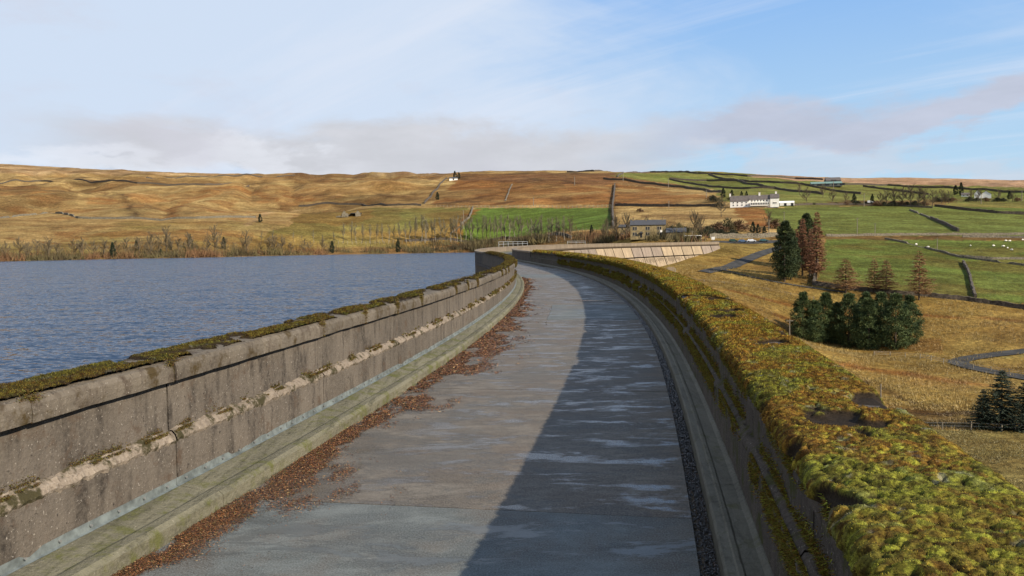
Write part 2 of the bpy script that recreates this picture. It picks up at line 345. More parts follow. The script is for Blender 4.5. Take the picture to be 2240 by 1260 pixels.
while s < 60:    # galvanised strip bolted along the foot of the left wall
    mb = sweep('flashing_strip', [(-2.17, .155), (-2.11, .160), (-2.105, .166), (-2.125, .172), (-2.128, .225), (-2.17, .232)], s+.003, s+1.93-.003, M['flash'], walk, max(.2, .03*s), jit=.002, jf=3)
    if s < 25:
        b = MB()
        for q in np.arange(s+.12, s+1.9, .28):
            p = pt(q, -2.122, .2); X, Y, nx, ny = fr(q); b.tube(p, (p[0]+nx*.012, p[1]+ny*.012, p[2]), .009, .009, 6)
        b.build('bolts', M['bolt'], mb)['kind'] = 'stuff'
    s += 1.93
# ---- parapets
TOP, CB = 1.13, .975
def parapet(side, label):
    root = empty('parapet_wall', (0, 0, 0), 0, label, 'parapet wall'); g = 1 if side == 'r' else -1
    inn, out_ = (2.07, 2.70) if g > 0 else (2.118, 2.58)
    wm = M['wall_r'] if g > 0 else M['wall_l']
    P1 = [(g*2.13, 0), (g*2.13, .25), (g*2.13, .50), (g*2.155, .545), (g*2.19, .57), (g*2.19, .8), (g*2.19, CB), (g*(out_-.05), CB), (g*(out_-.05), 0)]
    C1 = [(g*inn, CB+.004), (g*(inn-.004), CB+.06), (g*inn, TOP-.045), (g*(inn+.02), TOP-.012), (g*(inn+.06), TOP), (g*(inn+out_)/2, TOP+.008), (g*(out_-.05), TOP), (g*(out_-.01), TOP-.02), (g*out_, TOP-.05), (g*out_, CB+.004)]
    s = -5.8+(0 if g < 0 else 1.1)
    while s < 75:
        ds = max(.06, .012*max(s, 0)); off = 0
        sweep('wall_panel', P1, s+.007, s+2.9-.007, wm, root, ds*2, jit=.006, jf=3, seed=s)
        for h in (0, 1.45):
            dz = random.uniform(-.006, .006); du = random.uniform(-.007, .007)
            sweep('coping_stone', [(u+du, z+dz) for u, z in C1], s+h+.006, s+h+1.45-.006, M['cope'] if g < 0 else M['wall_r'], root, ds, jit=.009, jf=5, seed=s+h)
        # crumbling fillet on the ledge
        n = int(2.88/ds/.3) if s < 14 else int(2.88/ds); n = max(n, 6); S = np.linspace(s+.01, s+2.89, n); V = []; fs = []
        for q in S:
            j = [float(fbm(q*(12+7*(kk % 3)), 7.+kk*3.1, 11, 4)-.5) for kk in range(5)]
            pr = [(2.192, .585+.06*j[0]), (2.160+.03*j[3], .572+.03*j[1]), (2.132+.03*j[2], .548+.03*j[2]), (2.118+.03*j[3], .515+.05*j[4]), (2.131, .488+.08*j[4])]
            for u, z in pr: V.append(pt(q, g*u, z+.01))
        for i in range(len(S)-1):
            for j in range(4): a = i*5+j; fs.append([a, a+1, a+6, a+5])
        mesh('mortar_fillet', V, fs, M['mortar'] if g < 0 else M['wall_r'], root)
        s += 2.9
    fm = M['parapet_far']
    while s < SMAX-.5:
        e = min(s+9.2, SMAX)
        sweep('wall_panel', [(g*2.13, 0), (g*2.13, CB), (g*(out_-.05), CB), (g*(out_-.05), 0)], s+.03, e-.03, fm if s > 95 else M['dam_up'], root, 1.2)
        for h in (s, (s+e)/2): sweep('coping_stone', [(g*inn, CB), (g*inn, TOP), (g*out_, TOP), (g*out_, CB)], h+.02, h+(e-s)/2-.02, fm, root, 1.2)
        s = e
    return root
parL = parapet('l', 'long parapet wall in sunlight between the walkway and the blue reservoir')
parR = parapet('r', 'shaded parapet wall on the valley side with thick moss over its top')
# ---- dam body and its downstream panels
dam = empty('dam', (0, 0, 0), 0, 'long curving concrete dam holding back the reservoir, panelled face seen at its far end', 'dam')
sweep('dam_core', [(-2.52, -.31), (-2.52, -1.9), (-2.2, -2.5), (-2.3, -14), (-3, -40), (30, -44), (7, -12), (2.9, -5.5), (2.3, -1.7), (2.3, -.31)], -40, SMAX, M['dam_dark'], dam, 2.0)  # dark core colour paints in the shade of the recesses between panels
sweep('upstream_cornice', [(-2.54, -.02), (-2.2, -.02), (-2.2, -.28), (-2.54, -.28)], -10, SMAX, M['dam_up'], dam, 1.5)
sweep('downstream_cornice', [(2.2, -.02), (2.62, -.02), (2.72, -.10), (2.72, -.42), (2.42, -.6), (2.2, -.6)], -10, SMAX, M['dam_dark'], dam, 1.5)
# face profile: rows of panels (u along the batter)
def fu(z): return 2.45+max(0, -z-1.2)*.42
rows = [(-.7, -4.3), (-4.75, -8.9), (-9.2, -13.2), (-13.6, -17.5)]
BAY = 9.2; s = SMAX-.2-BAY; bi = 0; mats = ['dam_pink', 'dam_pale', 'dam_pale', 'dam_pink', 'dam_pink', 'dam_pale', 'dam_pale']
while s > 100:
    for r, (z0, z1) in enumerate(rows):
        mt = M[mats[(bi*3+r*2) % 7]] if r < 2 else (M['dam_pale'] if r == 2 and bi % 2 else M['dam_dark'])
        if r == 1: mt = M['dam_pale']
        sweep('face_panel', [(fu(z0)+.0, z0), (fu(z0)+.55, z0), (fu(z1)+.55, z1), (fu(z1), z1)], s+.32, s+BAY-.32, mt, dam, 1.6)
        if r == 1 or r == 2:
            b = MB()
            for q in np.arange(s+1.0, s+BAY-1, .85):
                if random.random() < .25: continue
                h = random.uniform(.8, 2.2)
                for (w) in (.42,):
                    z = z0-.25; c = [pt(q, fu(z)+.56, z), pt(q+w, fu(z)+.56, z), pt(q+w, fu(z-h)+.56, z-h), pt(q, fu(z-h)+.56, z-h)]
                    c2 = [pt(q, fu(z)+.4, z), pt(q+w, fu(z)+.4, z), pt(q+w, fu(z-h)+.4, z-h), pt(q, fu(z-h)+.4, z-h)]
                    k0 = len(b.v); b.v += [tuple(p) for p in c+c2]; b.f += [[k0, k0+1, k0+2, k0+3], [k0, k0+4, k0+5, k0+1], [k0+1, k0+5, k0+6, k0+2], [k0+2, k0+6, k0+7, k0+3], [k0+3, k0+7, k0+4, k0]]
            b.build('drain_slots', M['dam_dark'], dam)['kind'] = 'stuff'
    s -= BAY; bi += 1
# ------------------------------------------------------------------ terrain
WL = -5.0
ctl = []
def cP(x, y, Y): ctl.append(tuple(atY(x, y, Y)))
def cW(x, y, dz=0): p = plane(x, y, WL); ctl.append((p[0], p[1], WL+dz))
for x, y in ((-500, 592), (-200, 582), (0, 572), (140, 569), (280, 566), (410, 564), (540, 561), (680, 558), (800, 556), (920, 554), (1040, 552)):
    cW(x, y, .1); p = plane(x, y, WL); ctl.append((p[0]*.93, p[1]*.93, -9)); ctl.append((p[0]*1.05, p[1]*1.05, WL+2.5))
ctl += [(-5, 540, -4.0), (20, 490, -3.4), (50, 430, -2.5), (75, 392, -1.5), (30, 400, -9), (0, 450, -9)]
for a in ((-12, -60), (-12, 0), (-12, 60), (-14, 120), (-14, 180), (-8, 240), (8, 300), (45, 345), (-60, 0), (-60, 100), (-80, 250), (-150, 350), (-200, 50), (-150, -150), (-60, 400), (-300, 200), (-350, -100)): ctl.append((*a, -13))
ctl += [(9, -60, -20), (9, 0, -24), (12, 20, -27), (26, 40, -28), (14, 60, -31), (16, 100, -33), (14, 150, -33), (16, 200, -27), (50, 60, -29), (45, 100, -31), (40, 150, -31), (35, 200, -27), (100, 0, -24), (90, -80, -20), (200, 0, -15), (160, 60, -22)]
for a in ((0, 478, 640), (0, 400, 1050), (0, 361, 2200), (280, 480, 650), (280, 402, 1080), (280, 375, 2100), (560, 482, 660), (560, 408, 1080), (560, 383, 1950), (140, 520, 560), (420, 520, 560), (690, 512, 620),
          (700, 452, 820), (690, 425, 1250), (600, 430, 980), (800, 405, 1050), (740, 388, 1500), (700, 384, 1900), (860, 452, 790), (900, 386, 1450), (880, 382, 1700), (760, 470, 720), (860, 500, 650), (1000, 500, 640),
          (1040, 455, 750), (1040, 525, 610), (990, 393, 1120), (1040, 380, 1420), (1200, 455, 720), (1200, 500, 590), (1200, 524, 500), (1200, 385, 1180), (1200, 378.5, 1400), (1340, 452, 690), (1340, 500, 520), (1340, 522, 430), (1340, 385, 1080), (1340, 377, 1320),
          (1430, 519, 405), (1500, 522, 400), (1560, 524, 400), (1640, 525, 405), (1700, 522, 410), (1450, 470, 560), (1450, 450, 660), (1540, 460, 600), (1560, 408, 900), (1500, 379, 1300), (1580, 382, 1300), (1650, 452, 600), (1600, 490, 480), (1680, 430, 700),
          (1552, 543, 374), (1562, 530, 378), (1575, 530, 380), (1525, 560, 345), (1500, 576, 322), (1470, 590, 300), (1440, 598, 285), (1400, 603, 270), (1330, 612, 250), (1600, 585, 330), (1690, 545, 385), (1640, 565, 352), (1600, 540, 385),
          (1715, 614, 288), (1790, 616, 290), (1600, 640, 262), (1700, 700, 240), (1500, 612, 280), (1600, 700, 215), (1850, 640, 278), (2010, 655, 270), (2240, 672, 262), (2500, 700, 255),
          (1800, 515, 430), (2000, 517, 432), (2240, 517, 435), (2500, 520, 440), (1800, 570, 345), (2000, 570, 350), (2240, 580, 345), (1720, 455, 600), (2000, 447, 640), (2240, 462, 600), (2500, 470, 600),
          (1800, 425, 800), (2000, 432, 760), (2240, 440, 740), (1700, 392, 1200), (1850, 397, 1280), (2100, 407, 1280), (2240, 414, 1280), (2500, 430, 1280), (1850, 391.5, 2200), (2050, 400.5, 2200), (2240, 412, 2200), (2500, 428, 2200), (1700, 389, 1700),
          (1740, 742, 236), (1870, 765, 228), (2010, 752, 226), (2100, 770, 212), (2240, 772, 205), (2060, 790, 200), (2240, 822, 185), (1900, 795, 196), (1850, 830, 180), (1925, 908, 152), (2080, 880, 158), (2180, 915, 142), (2050, 925, 140),
          (1970, 940, 131), (2240, 946, 127), (2500, 955, 124), (2240, 1000, 113), (2050, 1010, 112), (2240, 1120, 85), (2150, 1150, 84), (2500, 1120, 85), (-400, 500, 620), (-400, 420, 1050), (-400, 360, 2000)): cP(*a)
ctl += [(-700, 200, 45), (-700, -300, 60), (-1400, 300, 160), (-300, -500, 20), (300, -500, 10), (800, 0, 60), (800, 500, 70), (1500, 1000, 110), (-2500, 500, 200), (-2500, 3000, 180), (0, 3000, 70), (2500, 3000, 70), (2800, 500, 100), (0, -2500, 120), (-2000, -2000, 150), (2000, -2000, 120), (-500, 2700, 190), (-1200, 2700, 220)]
ctl = np.array(ctl); CC = ctl[:, :2]
KC = 18.0
def kern(d2): return np.sqrt(d2+KC*KC)
D2 = ((CC[:, None]-CC[None])**2).sum(-1); n = len(ctl)
A = np.zeros((n+1, n+1)); A[:n, :n] = kern(D2)-np.eye(n)*1.5; A[:n, n] = 1; A[n, :n] = 1
sol = np.linalg.solve(A, np.append(ctl[:, 2], 0))
def smooth01(x): x = np.clip(x, 0, 1); return x*x*(3-2*x)
def ground(X, Y):
    X = np.asarray(X, float); Y = np.asarray(Y, float); sh = X.shape; x = X.ravel(); y = Y.ravel(); z = np.empty(len(x))
    for i in range(0, len(x), 20000):
        xx = x[i:i+20000]; yy = y[i:i+20000]; z[i:i+20000] = kern((xx[:, None]-CC[:, 0])**2+(yy[:, None]-CC[:, 1])**2)@sol[:n]+sol[n]
    r = np.hypot(x, y); w = smooth01((r-560)/500)
    rid = 1-np.abs(fbm(x/210, y/210, 21, 4)*2-1)
    up = smooth01((z-8)/25)
    rid2 = 1-np.abs(fbm(x/95+.004*y, y/260, 27, 3)*2-1)
    wl = smooth01((-20-x)/160)*(1-.7*smooth01((r-1500)/500))
    z = z+w*up*((rid-.62)*(12+10*wl)-(rid2-.6).clip(0)*20*wl+(fbm(x/50, y/50, 5, 3)-.5)*(3+3*wl))*np.clip(1500/np.maximum(r, 1), .35, 1)
    z = z+(fbm(x/26, y/26, 9, 3)-.5)*.9*smooth01((z-WL+.2)/2+(x > 3)*(y < 372))
    q = (z > WL-.6) & (z < WL+1.0) & (y > 300) & (x < 80)
    z = np.where(q, WL+(z-WL)*1.0, z)
    return z.reshape(sh)
def ground_at(x, y, tmin=60):
    d = ray(x, y); d = d/d[1]; t = np.geomspace(tmin, 3400, 900); g = ground(CAM[0]+d[0]*t, t); h = 2+d[2]*t
    i = np.nonzero(g >= h)[0]
    if len(i) == 0:
        j = int(np.argmin(h-g+(t < 500)*50)); return np.array([d[0]*t[j], t[j], g[j]])
    i = max(i[0], 1); a = (h[i-1]-g[i-1])/max(1e-9, (h[i-1]-g[i-1])+(g[i]-h[i])); T = t[i-1]+(t[i]-t[i-1])*a
    return np.array([d[0]*T, T, float(ground(np.array([d[0]*T]), np.array([T]))[0])])
fine = np.radians(np.linspace(-40, 40, 641)); coarse = np.radians(np.linspace(46, 314, 60)); AZ = np.concatenate([fine, coarse])
RR = np.concatenate([[0, 12, 25, 36, 46, 54], np.geomspace(60, 480, 200), np.geomspace(486, 1500, 170), np.geomspace(1512, 4500, 70)])
AA, R2 = np.meshgrid(AZ, RR, indexing='ij'); TX = R2*np.sin(AA); TY = R2*np.cos(AA); TZ = ground(TX, TY)
# carve away land beneath the dam and walkway
near = (np.abs(TX) < 40) & (TY < 60) & (TY > -60); TZ = np.where(near, np.minimum(TZ, -12), TZ)
TX1, TY1, TZ1 = TX.ravel(), TY.ravel(), TZ.ravel(); na, nr = len(AZ), len(RR)
C = {'tan': (.54, .39, .175), 'pink': (.58, .42, .24), 'gold': (.39, .275, .085), 'olive': (.24, .215, .065), 'green': (.155, .225, .05), 'green2': (.16, .25, .05), 'pasture': (.25, .27, .08),
     'bracken': (.30, .12, .035), 'heather_and_shade': (.085, .05, .028), 'scrub': (.19, .11, .05), 'shore': (.24, .14, .06), 'foreg': (.34, .31, .12), 'moor': (.56, .38, .26), 'upland': (.22, .12, .06), 'gard': (.09, .10, .03)}
tcol = np.zeros((len(TX1), 3)); tcol[:] = C['tan']
n1 = fbm(TX1/90, TY1/90, 31, 4); n2 = fbm(TX1/25, TY1/25, 33, 4); n3_ = fbm(TX1/9, TY1/9, 35, 3)
def wpoly(pts):
    o = []
    for i in range(len(pts)):
        a = np.array(pts[i], float); b = np.array(pts[(i+1) % len(pts)], float); k = max(1, int(np.hypot(*(b-a))/60))
        for j in range(k): p = a+(b-a)*j/k; o.append(ground_at(p[0], p[1])[:2])
    return np.array(o)
JX = TX1+(fbm(TX1/14, TY1/14, 41, 3)-.5)*14*np.clip(np.hypot(TX1, TY1)/700, .2, 1.6); JY = TY1+(fbm(TX1/14, TY1/14, 47, 3)-.5)*22*np.clip(np.hypot(TX1, TY1)/700, .2, 1.6)
def inside(P, x, y):
    r = np.zeros(len(x), bool); n = len(P); bb = (x > P[:, 0].min()) & (x < P[:, 0].max()) & (y > P[:, 1].min()) & (y < P[:, 1].max()); ix = np.nonzero(bb)[0]
    xx, yy = x[ix], y[ix]; rr = np.zeros(len(ix), bool)
    for i in range(n):
        x0, y0 = P[i]; x1, y1 = P[(i+1) % n]
        c = (y0 > yy) != (y1 > yy)
        with np.errstate(all='ignore'): rr ^= c & (xx < (x1-x0)*(yy-y0)/(y1-y0+1e-12)+x0)
    r[ix] = rr; return r
def zone(pts, c, amt=1.0, mask=None, crisp=False):
    P = wpoly(pts); k = inside(P, TX1, TY1) if crisp else inside(P, JX, JY)
    w = k*amt
    if mask is not None: w = w*mask
    w = w[:, None]; tcol[:] = tcol*(1-w)+np.array(C[c])*w
sm = lambda v, a, b: smooth01((v-a)/(b-a))
right = (TX1 > 6) & (TY1 < 430); tcol[right] = C['gold']
# left hillside
zone([(-100, 352), (500, 374), (1000, 376), (1000, 384), (600, 386), (300, 381), (-100, 380)], 'pink')
zone([(560, 382), (1000, 378), (960, 392), (700, 400)], 'upland', .75, sm(n2, .35, .6))
zone([(-100, 405), (560, 412), (700, 440), (560, 480), (-100, 480)], 'bracken', .55, sm(n2, .5, .66))
zone([(-100, 482), (560, 486), (620, 490), (560, 560), (-100, 575)], 'olive', .7, sm(n1, .3, .6))
zone([(120, 500), (560, 505), (560, 530), (120, 530)], 'bracken', .5, sm(n2, .48, .62))
zone([(560, 520), (700, 462), (860, 455), (1030, 455), (1030, 520), (900, 545), (560, 550)], 'olive', .9)
zone([(880, 458), (1030, 456), (1010, 500), (860, 505)], 'pasture', .5)
zone([(640, 470), (790, 455), (820, 475), (740, 492), (640, 488)], 'bracken', .35)
zone([(1000, 385), (1345, 380), (1345, 448), (950, 448)], 'bracken', .8, sm(n1, .25, .5))
zone([(1000, 380), (1350, 378), (1560, 408), (1500, 412), (1000, 394)], 'upland', .85)
zone([(960, 445), (1110, 400), (1150, 405), (1040, 448)], 'heather_and_shade', .7, sm(n2, .5, .6))
zone([(1345, 400), (1560, 430), (1570, 452), (1345, 452)], 'bracken', .75, sm(n1, .3, .55))
zone([(1040, 455), (1336, 455), (1338, 480), (1330, 503), (1240, 506), (1200, 527), (1000, 527)], 'green2', 1, None, True)
zone([(1338, 456), (1560, 458), (1660, 470), (1700, 520), (1340, 526)], 'tan', .8)
zone([(1400, 470), (1660, 465), (1680, 515), (1400, 515)], 'scrub', .75, sm(n2, .42, .58))
zone([(1600, 455), (1670, 455), (1705, 500), (1640, 490)], 'bracken', .8)
zone([(1000, 528), (1300, 506), (1345, 505), (1345, 532), (1000, 560)], 'scrub', .85)
zone([(1490, 500), (1600, 505), (1610, 516), (1490, 516)], 'gard', .6)
zone([(-100, 556), (560, 548), (1040, 535), (1060, 560), (-100, 580)], 'shore', .65, sm(n2, .38, .58))
# right uplands
zone([(1350, 370), (3000, 410), (3000, 482), (2000, 450), (1740, 455), (1680, 450), (1580, 440), (1560, 415), (1350, 386)], 'pasture', 1)
zone([(1650, 380), (3000, 407), (3000, 429), (1960, 403), (1830, 399), (1650, 388)], 'moor', 1)
zone([(1360, 380), (2240, 418), (2240, 440), (1700, 425), (1500, 400)], 'green', .4, sm(n1, .4, .6))
zone([(2060, 445), (2260, 440), (2260, 466), (2060, 454)], 'olive', .7)
zone([(1800, 440), (2100, 436), (2060, 450), (1830, 450)], 'scrub', .8)
zone([(1670, 456), (2000, 449), (3000, 478), (3000, 526), (1800, 514), (1705, 512)], 'green', .88, None, True)
zone([(1806, 522), (3000, 534), (3000, 684), (2240, 664), (2000, 644), (1790, 612)], 'green', .92, None, True)
zone([(1680, 512), (3000, 526), (3000, 534), (1680, 522)], 'scrub', .7)
zone([(1800, 590), (3000, 632), (3000, 676), (1990, 640), (1796, 608)], 'pasture', .25)
zone([(1930, 880), (3000, 872), (3000, 950), (1960, 936)], 'heather_and_shade', .55, sm(n2, .3, .6))  # ravine lowered in brightness: its shade is put into the ground colour
zone([(1850, 790), (3000, 842), (3000, 912), (1920, 900)], 'bracken', .25, sm(n2, .4, .6))
zone([(1965, 938), (3000, 958), (3000, 1300), (1700, 1300), (1900, 1000)], 'foreg', 1, None, True)
zone([(1700, 700), (2060, 745), (2060, 775), (1700, 735)], 'bracken', .35)
zone([(1480, 530), (1700, 530), (1700, 560), (1480, 560)], 'olive', .35)
def seg_dist(L):
    d = np.full(len(TX1), 1e9)
    for (x0, y0), (x1, y1) in zip(L[:-1], L[1:]):
        dx, dy = x1-x0, y1-y0; tt = np.clip(((JX-x0)*dx+(JY-y0)*dy)/(dx*dx+dy*dy+1e-9), 0, 1); d = np.minimum(d, np.hypot(JX-x0-tt*dx, JY-y0-tt*dy))
    return d
def vein(pts, wpx, c, amt=.8):
    P = np.array([ground_at(*p) for p in pts]); L = P[:, :2]; w = wpx*np.mean(P[:, 1])/F*1.6
    k = (np.exp(-(seg_dist(L)/w)**2)*amt)[:, None]; tcol[:] = tcol*(1-k)+np.array(C[c])*k
for a in (([(258, 425), (280, 440), (288, 455), (290, 475)], 5, 'heather_and_shade'), ([(335, 450), (360, 460), (385, 475)], 8, 'bracken'), ([(60, 400), (150, 410), (250, 440), (400, 452), (560, 470)], 3, 'upland'),
          ([(620, 425), (680, 440), (740, 430)], 6, 'bracken'), ([(540, 490), (640, 462), (700, 440), (760, 420), (820, 405)], 4, 'pink'), ([(832, 425), (850, 430)], 6, 'heather_and_shade'), ([(852, 432), (880, 430)], 7, 'heather_and_shade'),
          ([(905, 425), (915, 428)], 4, 'heather_and_shade'), ([(950, 446), (1000, 440), (1060, 430)], 7, 'heather_and_shade'), ([(1100, 445), (1125, 440)], 7, 'heather_and_shade'), ([(1345, 405), (1340, 455), (1342, 500)], 4, 'heather_and_shade'),
          ([(600, 405), (650, 425), (700, 430)], 5, 'upland'), ([(450, 410), (550, 420), (600, 440)], 7, 'bracken'), ([(30, 520), (150, 535), (300, 530)], 4, 'bracken'), ([(1960, 900), (2030, 905), (2100, 900), (2200, 915)], 16, 'heather_and_shade'), ([(1930, 845), (2000, 880), (2060, 884)], 5, 'heather_and_shade'), ([(1700, 690), (1800, 720), (1900, 735)], 5, 'bracken'), ([(1500, 620), (1640, 645), (1800, 680), (2000, 690), (2240, 700)], 6, 'bracken'), ([(1850, 800), (2000, 820), (2200, 850)], 12, 'bracken'),  # the broad ravine streak carries painted shade as well
          ([(1900, 830), (1895, 870), (1915, 905)], 5, 'heather_and_shade'), ([(2100, 780), (2250, 780)], 4, 'foreg'), ([(1000, 520), (1010, 495), (1035, 460)], 5, 'bracken'), ([(850, 424), (875, 431), (900, 430)], 6, 'heather_and_shade'), ([(1000, 442), (1040, 436), (1060, 428)], 6, 'heather_and_shade'), ([(980, 392), (1100, 394), (1300, 396)], 5, 'upland'), ([(1150, 390), (1250, 400)], 5, 'heather_and_shade'), ([(0, 545), (300, 540), (560, 535)], 4, 'scrub')): vein(*a)
isg = sm(tcol[:, 1]/tcol[:, 0], .98, 1.2)
gd_ = sm(fbm(TX1/38, TY1/24, 81, 5), .46, .62)*(TX1 > 6)*(TY1 < 420); tcol = tcol*(1-.38*gd_[:, None])+np.array((.24, .14, .05))*.38*gd_[:, None]
lp_ = sm(fbm(TX1/150, TY1/70, 71, 4), .46, .60)*sm(TY1, 430, 620)*(TX1 < 60)*(1-isg); tcol = tcol*(1-.5*lp_[:, None])+np.array((.30, .155, .055))*.5*lp_[:, None]
dk_ = sm(fbm(TX1/60, TY1/110, 75, 5), .57, .66)*sm(TY1, 600, 800)*(TX1 < 60)*(1-isg); tcol = tcol*(1-.55*dk_[:, None])+np.array((.13, .075, .035))*.55*dk_[:, None]
v = (.68+.64*n1)[:, None]*(.62+.76*n2)[:, None]*(.74+.52*n3_)[:, None]; v = v*(1-.7*isg[:, None])+.7*isg[:, None]; tcol = tcol*v
dryg = sm(fbm(TX1/40, TY1/12, 61, 4), .5, .7)[:, None]*.25*(1-isg[:, None]); tcol = tcol*(1-dryg)+np.array((.42, .30, .12))*dryg*.9+tcol*0
idx = np.arange(na*nr).reshape(na, nr); a = idx; nxt = np.roll(idx, -1, 0)
FQ = np.stack([a[:, :-1], a[:, 1:], nxt[:, 1:], nxt[:, :-1]], -1).reshape(-1, 4)
m, t, b, P = newmat('hill grass', 1.0, .05); M['ground'] = m
at = nd(t, 'ShaderNodeAttribute', attribute_name='Col'); c = mixc(t, 1.0, at.outputs[0], (KA*.92,)*3, 'MULTIPLY')
g1 = noise(t, P, .55, 6, .7, (1, 1.0, 1), dist=.3); g2 = noise(t, P, 2.2, 4, .7); g3 = noise(t, P, .07, 5, .65, (1, 1.6, 1))
c = mixc(t, ramp(t, g1, .36, .66), mixc(t, 1.0, c, (.66, .62, .58), 'MULTIPLY'), mixc(t, 1.0, c, (1.26, 1.24, 1.18), 'MULTIPLY'))
c = mixc(t, ramp(t, g2, .3, .7), mixc(t, 1.0, c, (.78, .78, .76), 'MULTIPLY'), mixc(t, 1.0, c, (1.18, 1.18, 1.12), 'MULTIPLY'))
g4 = noise(t, P, .022, 7, .72, (1, 2.0, 1), (50, 9, 0), .6); c = mixc(t, ramp(t, g4, .40, .62), mixc(t, 1.0, c, (.80, .72, .66), 'MULTIPLY'), mixc(t, 1.0, c, (1.10, 1.10, 1.08), 'MULTIPLY'))
c = mixc(t, ramp(t, g3, .35, .68), mixc(t, 1.0, c, (.78, .74, .70), 'MULTIPLY'), mixc(t, 1.0, c, (1.16, 1.14, 1.10), 'MULTIPLY'))
t.links.new(c, b.inputs['Base Color']); bump(t, b, math_n(t, 'ADD', g1, math_n(t, 'MULTIPLY', g2, .4)), 1.0, .9)
gr = mesh('ground', np.stack([TX1, TY1, TZ1], -1), FQ, M['ground'], None, True, tcol); gr['kind'] = 'structure'
# water: everything left of the dam
ys = np.concatenate([np.arange(-600, -60, 60), np.arange(-60, 372, 3), [372]]); V = []; fs = []
for y in ys:
    xe = np.interp(y, Yd, Xd) if y > -60 else -20-(-60-y)*.3
    V += [(-1400, y, WL), (-200, y, WL), (xe, y, WL)]
yy = ys[-1]
for y, xe in ((395, 78), (440, 45), (520, 15), (600, -5), (700, -40)): V += [(-1400, y, WL), (-200, y, WL), (xe, y, WL)]
for i in range(len(V)//3-1):
    a = i*3; fs += [[a, a+1, a+4, a+3], [a+1, a+2, a+5, a+4]]
mesh('reservoir_water', V, fs, M['water'])['kind'] = 'structure'
# ------------------------------------------------------------------ roads
def resample(pts, step):
    P = np.array([p[:2] for p in pts]); d = np.concatenate([[0], np.cumsum(np.hypot(*np.diff(P, axis=0).T))]); n = max(2, int(d[-1]/step)+1); q = np.linspace(0, d[-1], n)
    return np.stack([np.interp(q, d, P[:, 0]), np.interp(q, d, P[:, 1])], -1)
def gz(x, y): return ground(np.atleast_1d(np.asarray(x, float)), np.atleast_1d(np.asarray(y, float)))
def smoothline(P, k=5):
    if len(P) < 8: return P
    Q = P.copy()
    for _ in range(k): Q[1:-1] = (Q[:-2]+Q[1:-1]*2+Q[2:])/4
    return Q
def ribbon(name, pts, w, mat, lift=.22):
    P = smoothline(resample([ground_at(*p) for p in pts], 3), 12); T = np.gradient(P, axis=0); T /= np.linalg.norm(T, axis=1)[:, None]; N = np.stack([T[:, 1], -T[:, 0]], -1)
    V = []
    for j in (-1, -.5, 0, .5, 1):
        Q = P+N*w/2*j; V.append(np.stack([Q[:, 0], Q[:, 1], gz(Q[:, 0], Q[:, 1])+lift], -1))
    V = np.stack(V, 1).reshape(-1, 3); fs = []
    for i in range(len(P)-1):
        for j in range(4): a = i*5+j; fs.append([a, a+1, a+6, a+5])
    o = mesh(name, V, fs, mat); o['kind'] = 'structure'; return o
ribbon('road', [(1745, 533), (1712, 539), (1690, 547), (1650, 562), (1610, 577), (1575, 590), (1540, 596)], 5.5, M['road'])
ribbon('track', [(1575, 589), (1610, 600), (1660, 611), (1720, 624), (1790, 632), (1850, 640)], 1.6, M['road'])
ribbon('road', [(2330, 760), (2240, 770), (2160, 778), (2110, 783), (2075, 789), (2063, 795), (2095, 803), (2150, 811), (2240, 825), (2330, 842)], 4.6, M['road'])
ribbon('road', [(1562, 529), (1620, 530), (1700, 529), (1760, 526)], 6, M['road'], .12)
# ------------------------------------------------------------------ dry stone walls
def stone_wall(pts, h, w, label, mat='drystone', gap=0):
    G = [ground_at(*p) for p in pts]; D = np.mean([g[1] for g in G]); st = max(1.0, D*.0035)
    P = resample(G, st); n = len(P); T = np.gradient(P, axis=0); T /= np.linalg.norm(T, axis=1)[:, None]+1e-9; N = np.stack([T[:, 1], -T[:, 0]], -1)
    P = P+N*(fbm(np.arange(n)*.25, np.full(n, D), 3, 2)-.5)[:, None]*1.2
    z = gz(P[:, 0], P[:, 1]); hh = h*(.72+.5*fbm(np.arange(n)*.5, np.full(n, D), 8, 3)+.12*rng.random(n))
    if gap: hh = hh*np.where(fbm(np.arange(n)*.22, np.full(n, D+5), 2, 2) > gap, 1, .18)
    V = []
    for j, (q, zz) in enumerate(((-.5, -.4), (-.36, 1), (.36, 1), (.5, -.4))):
        Q = P+N*w*q*(1+.25*rng.random((n, 1))); V.append(np.stack([Q[:, 0], Q[:, 1], z+(hh*(1+.1*rng.random(n)) if zz > 0 else -.5)], -1))
    V = np.stack(V, 1).reshape(-1, 3); fs = []
    for i in range(n-1):
        for j in range(3): a = i*4+j; fs.append([a, a+1, a+5, a+4])
    fs += [[0, 1, 2, 3], [n*4-1, n*4-2, n*4-3, n*4-4]]
    return tag(mesh('stone_wall', V, fs, M[mat]), label, 'stone wall', 'dry stone field walls')
